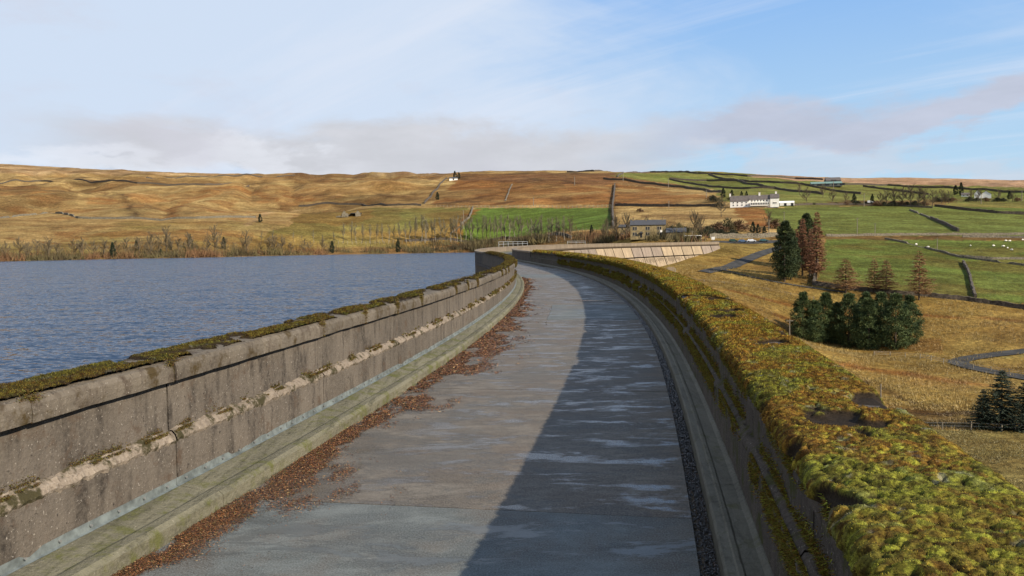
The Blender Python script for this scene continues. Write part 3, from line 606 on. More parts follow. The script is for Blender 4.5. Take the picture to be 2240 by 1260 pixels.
SW = [
 ([(1240, 377), (1300, 375.5), (1423, 377), (1528, 380.5), (1637, 386.5), (1740, 391.5), (1800, 394)], 2.2, 1, 'dark field wall running along the skyline above the green upland pastures', 'drystone', 0),
 ([(1550, 383), (1586, 393), (1633, 403), (1697, 413.5), (1760, 421), (1800, 426)], 2.0, 1, 'field wall slanting down the upland pasture behind the white farmhouse roof', 'drystone', 0),
 ([(1465, 392), (1548, 396), (1586, 396), (1637, 398), (1707, 401), (1760, 405), (1802, 414), (1883, 425)], 2.0, 1, 'long near level field wall across the upper pastures below the skyline wall', 'drystone', 0),
 ([(1465, 393), (1508, 402), (1558, 410), (1588, 412), (1640, 413), (1697, 413.5)], 1.9, 1, 'field wall crossing the pasture just above the dark shrubs by the white farmhouse', 'drystone', 0),
 ([(1320, 392), (1379, 397), (1439, 405), (1498, 411), (1546, 417.5), (1578, 421.5)], 2.2, 1.2, 'thick dark wall between the orange bracken slope and the green upland field', 'drystone', 0),
 ([(1350, 388), (1363, 379)], 1.8, 1, 'short wall climbing to the skyline where bracken meets green pasture', 'drystone', 0),
 ([(1345, 450.5), (1430, 452), (1500, 452), (1568, 452)], 1.9, 1, 'field wall below the bracken slope, left of the white farmhouse', 'drystone', 0),
 ([(1888, 408.5), (1937, 415), (2004, 423), (2031, 426)], 2.0, 1, 'dark field wall descending behind the tree belt on the right upland', 'drystone', 0),
 ([(1845, 404), (1942, 406), (2082, 412), (2160, 416), (2260, 421), (2600, 426)], 1.8, 1, 'distant wall between the pale moor and the green upland on the right', 'drystone', 0),
 ([(1735, 450), (1850, 448), (1960, 451), (2040, 455.5)], 1.3, .8, 'low wall along the top edge of the big green field, below the tree belt', 'drystone', 0),
 ([(2045, 452), (2112, 460), (2180, 466.5), (2280, 472), (2600, 477)], 1.8, 1, 'dark wall above the right part of the big green field', 'drystone', 0),
 ([(1990, 460), (2035, 478)], 1.0, .9, 'tumbled pale upper end of the diagonal wall across the big green field', 'drystone2', .45),
 ([(2035, 478), (2060, 489), (2096, 507)], 1.7, 1.0, 'dark standing length of the diagonal wall across the big green field', 'drystone', 0),
 ([(1807, 517), (1870, 516.5), (1937, 515.5), (2100, 514.5), (2280, 515), (2600, 520)], 1.2, .7, 'long roadside wall between the two big green fields', 'drystone2', 0),
 ([(2105, 519), (2180, 520), (2280, 522), (2600, 527)], 1.1, .7, 'lower roadside wall just under the long one on the right', 'drystone2', 0),
 ([(2099, 562), (2166, 567), (2280, 567), (2600, 572)], .9, .7, 'faint wall in the right green field, upper branch of a fork', 'drystone2', .3),
 ([(1937, 523), (1990, 534), (2072, 555), (2099, 563), (2152, 570), (2280, 586), (2600, 591)], .8, .8, 'low broken wall slanting through the lower green field past the sheep', 'drystone2', .3),
 ([(2109, 575), (2120, 603), (2134, 651)], 1.25, .8, 'dark wall running straight down the lower green field towards the camera', 'drystone', 0),
 ([(1779, 624), (1840, 632), (1910, 639), (2004, 647), (2099, 656), (2180, 667), (2240, 677), (2330, 690), (2600, 735)], 1.35, .8, 'long boundary wall at the foot of the lower green field behind the larches', 'drystone', 0),
 ([(1786, 575), (1783, 598), (1779, 624)], 1.5, .9, 'short dark wall at the left end of the lower green field beside the reddish larches', 'drystone', 0),
 ([(-40, 403), (20, 397.5), (90, 397), (300, 401.5), (450, 405), (545, 408)], 2.0, 1, 'long wall across the tan hillside left of the gully, upper one', 'drystone', 0),
 ([(320, 389.5), (450, 387.5), (560, 386), (645, 384)], 1.8, 1, 'thin dark wall just under the left skyline', 'drystone', .3),
 ([(-40, 479), (50, 472), (107, 466), (135, 467.5), (173, 478)], 1.5, 1, 'pale broken wall low on the hillside at the far left edge', 'drystone2', .3),
 ([(173, 478), (290, 478.5), (430, 478.5), (560, 476.5)], 1.6, .9, 'level track wall across the lower left hillside above the shore trees', 'drystone2', 0),
 ([(654, 452), (718, 445.5), (794, 449), (845, 450.5), (921, 450.5)], 1.8, 1, 'dark curving wall above the ruined barn', 'drystone', 0),
 ([(928, 446), (946, 424), (977, 391)], 1.8, 1, 'wall climbing the hillside to the skyline hut', 'drystone', 0),
 ([(1035, 454), (1027, 477), (1005, 497), (984, 513)], 1.3, 1, 'half collapsed wall down the left side of the bright green field', 'drystone2', .35),
 ([(885, 528), (980, 524.5), (1100, 521.5), (1250, 521)], 1.6, .8, 'dark wall behind the fence posts along the far shore', 'drystone', 0),
 ([(1120, 404), (1105, 440)], 1.1, 1, 'faint tumbled wall through the bracken above the bright green field', 'drystone2', .4),
 ([(1345, 405), (1340, 455), (1342, 500)], 1.9, 1.4, 'overgrown dark wall running straight down the bracken to the stone house', 'drystone', 0),
 ([(1552, 521), (1600, 521), (1660, 520.5), (1705, 517)], 2.2, .6, 'retaining wall behind the parked cars near the end of the dam', 'drystone2', 0)]
for a in SW: stone_wall(*a)
# ------------------------------------------------------------------ fences and poles
def fence(pts, spacing, h, label, pw=.07, rail=True, railm='wood', tops=1.0, thick=1.0):
    G = [ground_at(*p) for p in pts]; P = resample(G, spacing); Z = gz(P[:, 0], P[:, 1])
    root = empty('fence', (P[0][0], P[0][1], Z[0]), 0, label, 'fence'); o = Vector((P[0][0], P[0][1], Z[0]))
    proto = None; nP = min(len(P), 290)
    for i in range(nP):
        if proto is None:
            b = MB(); b.box(-pw, pw, -pw, pw, -.4, h); ob = b.build('post', M['wood'], root); proto = ob
        else: ob = proto.copy(); COL.objects.link(ob); ob.parent = root
        ob.location = (P[i][0]-o.x, P[i][1]-o.y, Z[i]-o.z); ob.rotation_euler = (random.uniform(-.06, .06), random.uniform(-.06, .06), random.uniform(0, 1)); ob.scale = (1, 1, random.uniform(.85, 1.08)*tops)
    for k, f in enumerate((.35, .65, .92) if rail else (.5, .88)):
        b = MB(); r = (.03 if rail else .012)*thick
        for i in range(nP-1): b.tube((P[i][0]-o.x, P[i][1]-o.y, Z[i]-o.z+h*f), (P[i+1][0]-o.x, P[i+1][1]-o.y, Z[i+1]-o.z+h*f), r, r, 4)
        rb = b.build('rail' if rail else 'wire', M[railm], root); rb['kind'] = 'stuff'
    return root
fence([(1940, 935), (1975, 939), (2050, 940), (2130, 941), (2240, 946), (2330, 950)], 3.9, 1.35, 'post and wire fence along the top edge of the pale foreground pasture', .07, False, 'galv')
fence([(1912, 778), (1960, 780), (2010, 784), (2050, 792), (2100, 803), (2160, 812), (2240, 823), (2330, 836)], 3.6, 1.3, 'timber fence with pale posts from the pine clump along the lower road', .08, True, 'galv')
fence([(955, 452), (1040, 453.5), (1200, 453.5), (1336, 452.5)], 4.0, 2.0, 'pale fence along the top of the bright green field', .14, True, 'wood')
fence([(740, 534), (860, 533), (1000, 531), (1100, 529), (1250, 524)], 3.4, 2.6, 'tall pale fence posts along the far shore beneath the slim trees', .10, False, 'galv')
fence([(1200, 509), (1330, 506)], 5, 1.2, 'low rail along the bottom of the bright green field', .08, True)
fence([(1495, 612), (1600, 622), (1700, 640), (1780, 655)], 7, 1.0, 'sparse wire fence crossing the golden slope below the road junction', .06, False, 'galv')
def pole(x, yt, yb, label, arm=1, r=.13, mat='pole'):
    g = ground_at(x, yb); h = (yb-yt)*g[1]/F; root = empty('utility_pole', g, -math.atan2(g[0], g[1])+random.uniform(-.5, .5), label, 'utility pole', 'wooden poles across the valley')
    r = max(r, g[1]*.00042); MB().tube((0, 0, -.5), (0, 0, h), r*1.15, r*.75, 8).build('pole_shaft', M[mat], root)
    if arm:
        b = MB(); b.box(-.9, .9, -.06-r*.7, .06-r*.7, h-.55, h-.42); b.build('crossarm', M['pole'], root)
        for q in (-.8, 0, .8): MB().tube((q, -r*.7, h-.42), (q, -r*.7, h-.2), .05, .04, 6).build('insulator', M['dark'], root)
for a in ((1926, 838, 912, 'tall bare pole standing in the ravine right of the mossy parapet', 0), (1727, 697, 757, 'pale pole at the left edge of the dark pine clump', 1), (1715, 463, 500, 'pole in the green field above the tall pine'),
          (1875, 477, 512, 'left one of two poles in the middle of the big green field'), (1914, 488, 515, 'right one of two poles in the middle of the big green field'), (2050, 520, 545, 'pole in the lower green field above the larch pair'),
          (1462, 391, 410, 'pole on the bracken edge below the upland pastures'), (1463, 439, 455, 'pole below the bracken slope, above the stone house shed'), (1363, 378, 396, 'pole near the skyline at the top of the short climbing wall'), (1257, 387, 405, 'slim pole on the bracken slope above the bright green field'),
          (1167, 432, 450, 'pole above the top fence of the bright green field'), (1890, 423, 452, 'pole in front of the upland tree belt'), (2146, 424, 446, 'pole left of the white gabled house'), (2235, 416, 440, 'pole at the far right edge of the uplands'),
          (1545, 415, 432, 'pole at the right end of the bracken slope'), (1823, 396, 418, 'pole in front of the green roofed barn'), (1256+258, 505, 530, 'thin pole beside the carport'), (1682, 480, 512, 'thin pole right of the small garden conifers'), (1014, 460, 500, 'pole beside the collapsed wall left of the bright green field')): pole(*a)
# ------------------------------------------------------------------ buildings
def face_rz(g): return -math.atan2(g[0], g[1])
def gable(W_, D_, e, r, th=0):  # walls with gable ends, ridge along x
    b = MB(); x = W_/2; y = D_/2; v = [(-x, -y, -1), (x, -y, -1), (x, y, -1), (-x, y, -1), (-x, -y, e), (x, -y, e), (x, y, e), (-x, y, e), (-x, 0, r), (x, 0, r)]
    b.v = v; b.f = [[0, 1, 5, 4], [2, 3, 7, 6], [1, 2, 6, 9, 5], [3, 0, 4, 8, 7], [3, 2, 1, 0]]; return b
def roof(W_, D_, e, r, ov=.35, th=.22):
    x = W_/2+ov*.6; y = D_/2; k = (r-e)/y; ye = y+ov; ze = e-ov*k; b = MB()
    b.prism([(-ye, ze), (0, r), (ye, ze), (ye, ze+th), (0, r+th), (-ye, ze+th)], -x, x); return b
def window(parent, x, y, z, w, h, frame='whitewash', panes=2, off=0):
    fr_ = MB(); t = .13*max(1, w/2); fr_.box(x-w/2-t, x-w/2, y-.10, y+.02, z-t, z+h+t); fr_.box(x+w/2, x+w/2+t, y-.10, y+.02, z-t, z+h+t); fr_.box(x-w/2, x+w/2, y-.12, y+.02, z-t*1.3, z); fr_.box(x-w/2, x+w/2, y-.10, y+.02, z+h, z+h+t)
    for i in range(1, panes): q = x-w/2+w*i/panes; fr_.box(q-.12, q+.12, y-.09, y+.02, z, z+h)
    f = fr_.build('window', M[frame], parent)
    for i in range(panes):
        a = x-w/2+w*i/panes; MB().box(a+.02, a+w/panes-.02, y-.04, y-.01, z+.01, z+h-.01).build('pane', M['dark'], f)
    return f
def chimney(parent, x, z0, z1, m='sand', w=.8):
    b = MB(); b.box(x-w/2, x+w/2, -.45, .45, z0, z1); b.box(x-w/2-.1, x+w/2+.1, -.55, .55, z1, z1+.15); c = b.build('chimney', M[m], parent)
    for q in (-.2, .2): MB().tube((x+q, 0, z1+.15), (x+q, 0, z1+.6), .13, .11, 6).build('chimney_pot', M['red'], c)
def house(x0, x1, yb, ye, yr, D_, label, cat='house', wm='sand', rm='slate', name='stone_house', turn=0, tmin=60):
    g = ground_at((x0+x1)/2, yb, tmin); d = g[1]; W_ = (x1-x0)*d/F; e = (yb-ye)*d/F; r = (yb-yr)*d/F
    root = empty(name, g+np.array([0, 0, 0]), face_rz(g)+turn, label, cat)
    gable(W_, D_, e, r).build('wall', M[wm], root); rf = roof(W_, D_, e, r).build('roof', M[rm], root); root['w'] = W_
    return root, W_, e, r, d/F, rf
# stone house by the dam
g0, W_, e, r, k, rf = house(1380, 1455, 519.5, 492, 482, 8, 'two storey sandstone house with slate roof and ivy, behind the end of the dam')
del g0['w']
for q in (-28, -.5, 24):
    for z in (.8, 3.6): window(g0, q*k, -4, z+.2, 1.9, 1.6, 'stone', 2)
b = MB(); b.box(-14.5*k-.5, -14.5*k+.5, -4.06, -3.9, 0, 2.1); b.build('door', M['dark'], g0); b = MB(); b.prism([(-15.5*k-.9, 2.2), (-14.5*k, 3.1), (-13.5*k+.9, 2.2)], -5.2, -4.01, 'y'); b.build('porch_roof', M['slate'], g0)
chimney(rf, -.05*W_, r-.5, r+1.1); chimney(rf, W_*.42, r-.5, r+1.3); chimney(rf, -W_*.42, r-.5, r+1.0)
b = MB(); b.tube((6.5, -4.25, 3.1), (6.5, -4.1, 3.1), .65, .65, 10); b.build('satellite_dish', M['whitewash'], g0)
h2, W2, e2, r2, k2, rf2 = house(1354, 1379.2, 519.5, 497, 492, 6, 'lower left wing of the sandstone house half hidden by bare trees', name='house_wing'); del h2['w']
window(h2, -1.5, -3, .9, 1.5, 1.4, 'stone', 2); window(h2, 1.3, -3, .9, 1.5, 1.4, 'stone', 2); window(h2, 1.3, -3, 3.3, 1.4, 1.2, 'stone', 2)
h3, W3, e3, r3, k3, rf3 = house(1458, 1500, 519.5, 508, 499.5, 7, 'low sandstone outbuilding with slate roof right of the stone house', 'outbuilding', name='stone_outbuilding'); del h3['w']
MB().box(W3*.36, W3*.36+.9, -3.56, -3.4, 0, 2).build('door', M['wood'], h3)
# carport and odds by it
g = ground_at(1525, 526); rt = empty('carport', g, face_rz(g), 'open fronted carport with pale flat roof right of the stone outbuilding', 'carport')
MB().box(-6.2, 2.2, -2.5, 2.5, 2.3, 2.55).build('roof', M['whitewash'], rt); MB().box(-6, 2, 2.2, 2.4, -.5, 2.3).build('wall', M['dark'], rt)
for q in (-5.9, -3.2, -.5, 1.9): MB().box(q-.1, q+.1, -2.4, -2.2, -.5, 2.3).build('post', M['whitewash'], rt)
b = MB(); b.prism([(2.3, 2.4), (5.5, 1.7), (5.5, 1.5), (2.3, 2.2)], -2.4, 2.4, 'y'); b.build('lean_to_roof', M['red'], rt)
g = ground_at(1560, 527); rt = empty('notice_board', g, face_rz(g), 'small blank white notice board on a post at the end of the dam', 'sign')
MB().box(-.8, .8, -.05, .05, .6, 2.0).build('board', M['whitewash'], rt); MB().box(-.07, .07, .051, .15, -.4, 1.9).build('post', M['wood'], rt)
# white farmhouse
h, W_, e, r, k, rf = house(1598, 1637, 452.5, 440, 429, 8, 'long white farmhouse with grey stone roof and three white chimneys on the hillside', 'farmhouse', 'whitewash', 'greyroof', 'white_farmhouse'); del h['w']
for q in (-.32, -.1, .14, .36):
    window(h, q*W_, -4, 2.6, .9, .9, 'whitewash', 1); window(h, q*W_, -4, .7, .9, .9, 'whitewash', 1)
chimney(rf, -W_*.5, r-.7, r+1.8, 'whitewash', 1.1)
X0 = W_/2
b = gable(43*k, 7.4, 5.2, 8.3); b.v = [(x+X0+21.5*k+.03, y+.3, z) for x, y, z in b.v]; b.build('wall', M['whitewash'], h)
b = roof(43*k, 7.4, 5.2, 8.3); b.v = [(x+X0+21.5*k+.03, y+.3, z+.02) for x, y, z in b.v]; rf_ = b.build('roof', M['greyroof'], h); chimney(rf_, X0+22*k, 7.8, 10.2, 'whitewash', 1.2)
MB().box(X0+1, X0+42*k-1, -6.2, -3.45, .2, 2.9).build('sun_room', M['whitewash'], h)
for i in range(11): window(h, X0+2+i*1.18, -6.2, 1.1, .75, 1.4, 'whitewash', 1)
for i in range(6): window(h, X0+2.2+i*2.1, -3.4, 3.6, 1.0, 1.0, 'whitewash', 1)
b = gable(18*k, 8.4, 5.9, 8.8); b.v = [(x+X0+53*k, y-.4, z) for x, y, z in b.v]; b.build('wall', M['whitewash'], h)
b = roof(18*k, 8.4, 5.9, 8.8); b.v = [(x+X0+53*k, y-.4, z+.01) for x, y, z in b.v]; rf_ = b.build('roof', M['greyroof'], h); chimney(rf_, X0+56*k, 8.4, 10.6, 'whitewash', 1.2)
window(h, X0+53*k, -4.6, 1.7, 2.6, 1.0, 'whitewash', 3)
g = ground_at(1718, 450); rt = empty('white_marquee', g, face_rz(g), 'long low white tent beside the right end of the white farmhouse', 'marquee')
b = MB(); b.prism([(-3, 0), (-3, 2.3), (0, 3.6), (3, 2.3), (3, 0)], -7.5, 6.5); b.build('canopy', M['whitewash'], rt)
for q in (-5, 0, 5): MB().box(q-.9, q+.9, -3.08, -2.95, 0, 1.9).build('doorway', M['dark'], rt)
# far barns and houses
h, W_, e, r, k, rf = house(1775, 1838, 407, 402.5, 398, 14, 'long barn with pale green sheet roof high on the right upland', 'barn', 'barnwall', 'greenroof', 'green_roofed_barn', .1); del h['w']
for i in range(5): MB().box(-18+i*8, -13+i*8, -7.1, -6.9, 0, 2.6).build('opening', M['dark'], h)
h, W_, e, r, k, rf = house(1806, 1836, 400, 396, 388.5, 16, 'dark gabled barn rising behind the green roofed barn on the skyline', 'barn', 'barnwall', 'greyroof', 'dark_barn', .15); del h['w']; MB().box(-3, 3, -8.1, -7.9, 0, 3).build('door', M['black'], h)
h, W_, e, r, k, rf = house(2150, 2163, 433, 425, 418.5, 9, 'white twin gabled house among trees near the right edge', 'house', 'whitewash', 'greyroof', 'gabled_house', math.pi/2); del h['w']
b = gable(6, 5.4, 4.5, 7.6); b.v = [(x-1, y+7.0, z) for x, y, z in b.v]; b.build('wall', M['whitewash'], h); b = roof(6, 5.4, 4.5, 7.6); b.v = [(x-1, y+7.0, z) for x, y, z in b.v]; b.build('roof', M['greyroof'], h)
chimney(rf, 0, r-.4, r+1.2, 'sand')
MB().box(W_/2-.02, W_/2+.08, -1, 1, 1.3, 2.6).build('window', M['dark'], h)
h, W_, e, r, k, rf = house(2104, 2120, 430, 426, 422, 6, 'small white cottage left of the twin gabled house', 'cottage', 'whitewash', 'greyroof', 'white_cottage'); del h['w']; window(h, -1.5, -3, .6, 1, .9, 'whitewash', 1); window(h, 1.5, -3, .6, 1, .9, 'whitewash', 1)
h, W_, e, r, k, rf = house(983, 1001, 394, 390.5, 388, 6, 'low hut with white end wall below the dark skyline trees', 'hut', 'whitewash', 'slate', 'skyline_hut'); del h['w']; MB().box(-1, 1, -3.1, -2.95, 0, 1.8).build('door', M['dark'], h)
h, W_, e, r, k, rf = house(1736, 1756, 580, 568, 562, 4, 'small pale hut glimpsed between the tall pine and the reddish larches', 'hut', 'whitewash', 'greyroof', 'pale_hut'); del h['w']; window(h, .4, -2, .8, .9, .8, 'whitewash', 1)
g = ground_at(770, 474); rt = empty('ruined_barn', g, face_rz(g)+.3, 'ruined stone barn with broken gables and collapsed roof on the left hillside', 'ruin'); b = MB()
b.prism([(-9, -1), (-9, 2.5), (-7, 5.2), (-5, 3.0), (-3.4, 2.6), (-3.4, -1)], -.4, .4, 'y'); b.build('gable_wall', M['drystone2'], rt)
b = MB(); b.prism([(3, -1), (3, 3), (5, 5.5), (7.5, 3.2), (8.2, -1)], -.4, .4, 'y'); b.build('gable_wall', M['drystone2'], rt); MB().box(-8, 7, 4.6, 5.2, -1, 2.0).build('back_wall', M['drystone'], rt)
b = MB(); b.prism([(0, 3), (5, 1.2), (5, 1.5), (0, 3.3)], -1, 9); b.build('fallen_roof', M['slate'], rt)
for q in range(9): MB().box(-14+q*1.1, -13.2+q*1.1, -1-.3*q % 1.3, 0, -.6, .5+.2*(q % 3)).build('fallen_stone', M['drystone2'], rt)
# handrails on the dam crest (far section, upstream side)
def handrail(x0, x1, yb, h, label, panel=False):
    a = s_of_Y(atY(x0, yb, 150)[1]); 
    return a
def crest_rail(s0, s1, u, h, label, hedge=False):
    root = empty('handrail', (0, 0, 0), 0, label, 'handrail')
    n = max(3, int((s1-s0)/7)+1)
    for q in np.linspace(s0, s1, n): p = pt(q, u, TOP-.1); MB().tube(p, p+np.array([0, 0, h+.1]), .05, .05, 6).build('post', M['galv'], root)
    for f in (.5, 1.0):
        b = MB(); S = np.linspace(s0, s1, n)
        for q, w in zip(S[:-1], S[1:]): b.tube(pt(q, u, TOP+h*f), pt(w, u, TOP+h*f), .04, .04, 6)
        b.build('rail', M['galv'], root)
crest_rail(s_of_Y(160), s_of_Y(208), -2.85, 1.0, 'pale metal handrail above the upstream parapet in front of the dark green hut'); crest_rail(s_of_Y(262), s_of_Y(280), -2.85, 1.0, 'second short handrail farther along the curved crest')
# outlet railings at the toe of the far face
g = ground_at(1440, 600); rt = empty('outlet_railing', g, face_rz(g), 'pale railing at the foot of the dam face beside the grass slope', 'railing')
for q in np.arange(-6, 6.1, 2): MB().box(q-.06, q+.06, -.06, .06, -1, 2.0).build('post', M['galv'], rt)
for z in (1.1, 1.9): MB().box(-6, 6, -.05, .05, z, z+.1).build('rail', M['galv'], rt)
MB().box(3.2, 5.6, -.5, -.1, -1, 2.6).build('gate_frame', M['dam_pale'], rt)
# green hut behind the crest
rt = empty('green_hut', (atY(1116, 538, 556)[0], 556, -3), 0, 'dark green flat roofed hut seen over the far parapet', 'hut'); b = MB(); b.box(-3.8, 3.8, -2, 2, -6, 5.6); b.build('wall', simple('dark green paint', (.02, .06, .04)), rt); MB().box(-4, 4, -2.2, 2.2, 5.6, 5.8).build('roof', M['black'], rt)
# vehicles
def car(x, yb, rz, paint, label, cat='car', van=False, group='vehicles parked near the end of the dam'):
    g = ground_at(x, yb); root = empty('van' if van else 'parked_car', g+np.array([0, 0, .2]), face_rz(g)+rz, label, cat, group); m = simple('paint '+label[:12], paint, .3, .02, 1, .6)
    prof = [(-2.1, .3), (-2.15, .75), (-1.9, .9), (-1.5, 1.4), (.5, 1.45), (1.15, .95), (2.0, .85), (2.15, .6), (2.1, .3)] if not van else [(-2.5, .3), (-2.55, 2.0), (-2.4, 2.15), (1.2, 2.15), (1.8, 1.2), (2.5, 1.0), (2.55, .3)]
    b = MB(); w = .85 if not van else .95; k = len(prof); b.v = [(x_, s*w*(1 if z < 1.0 or van else .86), z) for s in (-1, 1) for x_, z in prof]
    b.f = [list(range(k)), list(range(2*k-1, k-1, -1))]+[[i, k+i, k+(i+1) % k, (i+1) % k] for i in range(k)]; bd = b.build('body', m, root)
    q = MB(); q.poly([(-1.35, -w*.93-.02, 1.0), (.6, -w*.93-.02, 1.0), (.3, -w*.87-.02, 1.36), (-1.2, -w*.87-.02, 1.36)]) if not van else q.poly([(.5, -w-.02, 1.3), (1.5, -w-.02, 1.25), (1.1, -w-.02, 1.9), (.5, -w-.02, 1.9)]); q.build('side_window', M['dark'], root)
    for wx in (-1.35, 1.35):
        for s in (-1, 1): wl = MB().tube((wx, s*w-.1, .32), (wx, s*w+.1, .32), .33, .33, 12).build('wheel', M['rubber'], root)
car(1604, 530, 0, (.03, .09, .06), 'dark green car, leftmost of the row by the retaining wall'); car(1624, 531, .2, (.08, .14, .25), 'blue grey car, second in the row by the retaining wall')
car(1644, 530, 0, (.75, .75, .75), 'white car, third in the row by the retaining wall'); car(1671, 529.5, 0, (.06, .16, .17), 'teal car parked alone left of the tall pine')
car(1905, 445, 0, (.8, .8, .8), 'white van in front of the upland tree belt', 'van', True, 'white vans up on the hill'); car(1663, 452, 0, (.8, .8, .82), 'white van parked before the farmhouse sun room', 'van', True, 'white vans up on the hill')
# sheep
def sheep(x, y, rz, label):
    g = ground_at(x, y); root = empty('sheep', g, rz, label, 'sheep', 'sheep grazing in the lower green field'); b = MB(); rings = [(-.62, .12), (-.5, .32), (-.1, .38), (.35, .36), (.58, .25), (.66, .1)]; n = 8
    b.v = [(x_, math.cos(6.283*i/n)*rr*.8, .68+math.sin(6.283*i/n)*rr) for x_, rr in rings for i in range(n)]
    b.f = [[a*n+i, a*n+(i+1) % n, (a+1)*n+(i+1) % n, (a+1)*n+i] for a in range(5) for i in range(n)]+[list(range(n))[::-1], [40+i for i in range(n)]]
    b.build('fleece', M['wool'], root, True)
    MB().tube((.55, 0, .75), (.92, 0, .55), .13, .08, 7).build('head', M['wool'], root)
    for lx in (-.4, .4):
        for ly in (-.15, .15): MB().tube((lx, ly, .45), (lx, ly, 0), .06, .05, 5).build('leg', M['black'], root)
for a in ((2004, 537, .3, 'lone sheep left of all others, on the slanting wall'), (2030, 543, 2.5, 'second sheep from the left, by the slanting wall'), (2173, 540, .1, 'sheep in the right field, left of the close group'), (2195, 541, 3, 'sheep in the middle of the right field group'), (2204, 545, .8, 'sheep just below the middle of the group'),
          (2213, 549, 2, 'lowest sheep of the right field group'), (2200, 529, 0, 'upper left of two sheep near the roadside wall'), (2209, 529.5, 3.2, 'upper right of two sheep near the roadside wall'), (2123, 540, 1, 'sheep standing alone in the middle of the right field'), (2237, 527, .5, 'sheep at the right edge by the roadside wall')): sheep(*a)
# ------------------------------------------------------------------ vegetation
def segs(P, Q, r0, r1, n=3):
    P = np.asarray(P, float); Q = np.asarray(Q, float); r0 = np.asarray(r0, float)[:, None]; r1 = np.asarray(r1, float)[:, None]; d = Q-P; L = np.linalg.norm(d, axis=1)[:, None]+1e-9; d = d/L
    ref = np.where(np.abs(d[:, 2:3]) > .9, np.array([[1., 0, 0]]), np.array([[0, 0, 1.]])); a = np.cross(d, ref); a /= np.linalg.norm(a, axis=1)[:, None]; c = np.cross(d, a); V = []
    for B, r in ((P, r0), (Q, r1)):
        for i in range(n): t_ = 2*math.pi*i/n; V.append(B+(a*math.cos(t_)+c*math.sin(t_))*r)
    V = np.stack(V, 1).reshape(-1, 3); m_ = len(P); base = (np.arange(m_)*2*n)[:, None]; Fs = [np.concatenate([base+i, base+(i+1) % n, base+n+(i+1) % n, base+n+i], 1) for i in range(n)]
    return V, np.concatenate(Fs, 0)
def tris(Cn, A, B):   # thin triangles: base centre, tip vector, half width vector
    V = np.stack([Cn-B, Cn+B, Cn+A], 1).reshape(-1, 3); return V, np.arange(len(V)).reshape(-1, 3)
def unit(n_, r=rng):
    v_ = r.normal(size=(n_, 3)); return v_/np.linalg.norm(v_, axis=1)[:, None]
def tree_objs(name, tr, cr, crcol, loc, label, cat, group, tmat='bark', cmat='twig', leaf=None):
    root = empty(name, loc, 0, label, cat, group)
    V, Fq = segs(*tr, n=5); mesh('trunk', V, Fq, M[tmat], root, True)
    if leaf is not None: mesh('crown', leaf[0], leaf[1], M[cmat], root, False, leaf[2])
    return root
def bare(H, spread, seed, up=.75, trunk=.35, nb=13, tw=7, col=(.15, .115, .07), tr=.014):
    r = random.Random(seed); rg = np.random.default_rng(seed); T = [[], [], [], []]; p = Vector((0, 0, -.3)); n = 7; path = [p.copy()]
    for i in range(n): p = p+Vector((r.uniform(-.02, .02)*H, r.uniform(-.02, .02)*H, H*.95/n)); path.append(p.copy())
    for i in range(n): T[0].append(path[i]); T[1].append(path[i+1]); T[2].append(H*tr*(1-i/n)+.03); T[3].append(H*tr*(1-(i+1)/n)+.03)
    B = [[], [], [], []]; tips = []
    def grow(p, d, L, rad, dep):
        q = p
        for k in range(3):
            d = (d+Vector((r.uniform(-.25, .25), r.uniform(-.25, .25), up*.28))).normalized(); e_ = q+d*L/3; B[0].append(q); B[1].append(e_); B[2].append(rad*(1-k*.28)); B[3].append(rad*(.72-k*.28)+.012)
            if dep: 
                for _ in range(2): grow(q+(e_-q)*r.random(), (d+Vector((r.uniform(-.9, .9), r.uniform(-.9, .9), r.uniform(-.1, .7)))).normalized(), L*r.uniform(.35, .6), rad*.5, dep-1)
            tips.append((q, e_, L)); q = e_
    for i in range(nb):
        f = trunk+(1-trunk)*(i+.5)/nb; k = min(n-1, int(f*n)); P0 = path[k].lerp(path[k+1], f*n-k); an = r.uniform(0, 6.28); el = r.uniform(.25, .9)*(.5+up); L = spread*(1.15-.75*((f-trunk)/(1-trunk)))*r.uniform(.7, 1.15)
        grow(P0, Vector((math.cos(an), math.sin(an), el)).normalized(), L, H*.006+.02, 1)
    V1, F1 = segs(*B, n=3); tp = np.array([list(a) for a, _, _ in tips]); te = np.array([list(b_) for _, b_, _ in tips]); tl = np.array([l for _, _, l in tips])
    m_ = len(tp)*tw; i_ = np.repeat(np.arange(len(tp)), tw); Cn = tp[i_]+(te-tp)[i_]*rg.random((m_, 1)); dv = te-tp; dv /= np.linalg.norm(dv, axis=1)[:, None]
    A_ = (dv[i_]+unit(m_, rg)*.8+np.array([0, 0, up*.5])); A_ /= np.linalg.norm(A_, axis=1)[:, None]; A_ *= (.10+.16*rg.random((m_, 1)))*np.minimum(tl[i_][:, None], spread)
    Bv = np.cross(A_, unit(m_, rg)); Bv = Bv/(np.linalg.norm(Bv, axis=1)[:, None]+1e-9)*(H*.0024+.014)
    V2, F2 = tris(Cn, A_, Bv); F1t = np.concatenate([F1[:, [0, 1, 2]], F1[:, [0, 2, 3]]]); V = np.concatenate([V1, V2]); Fa = np.concatenate([F1t, F2+len(V1)])
    cc = np.array(col)*(.75+.5*rg.random((len(V), 1)))
    return T, (V, Fa, cc)
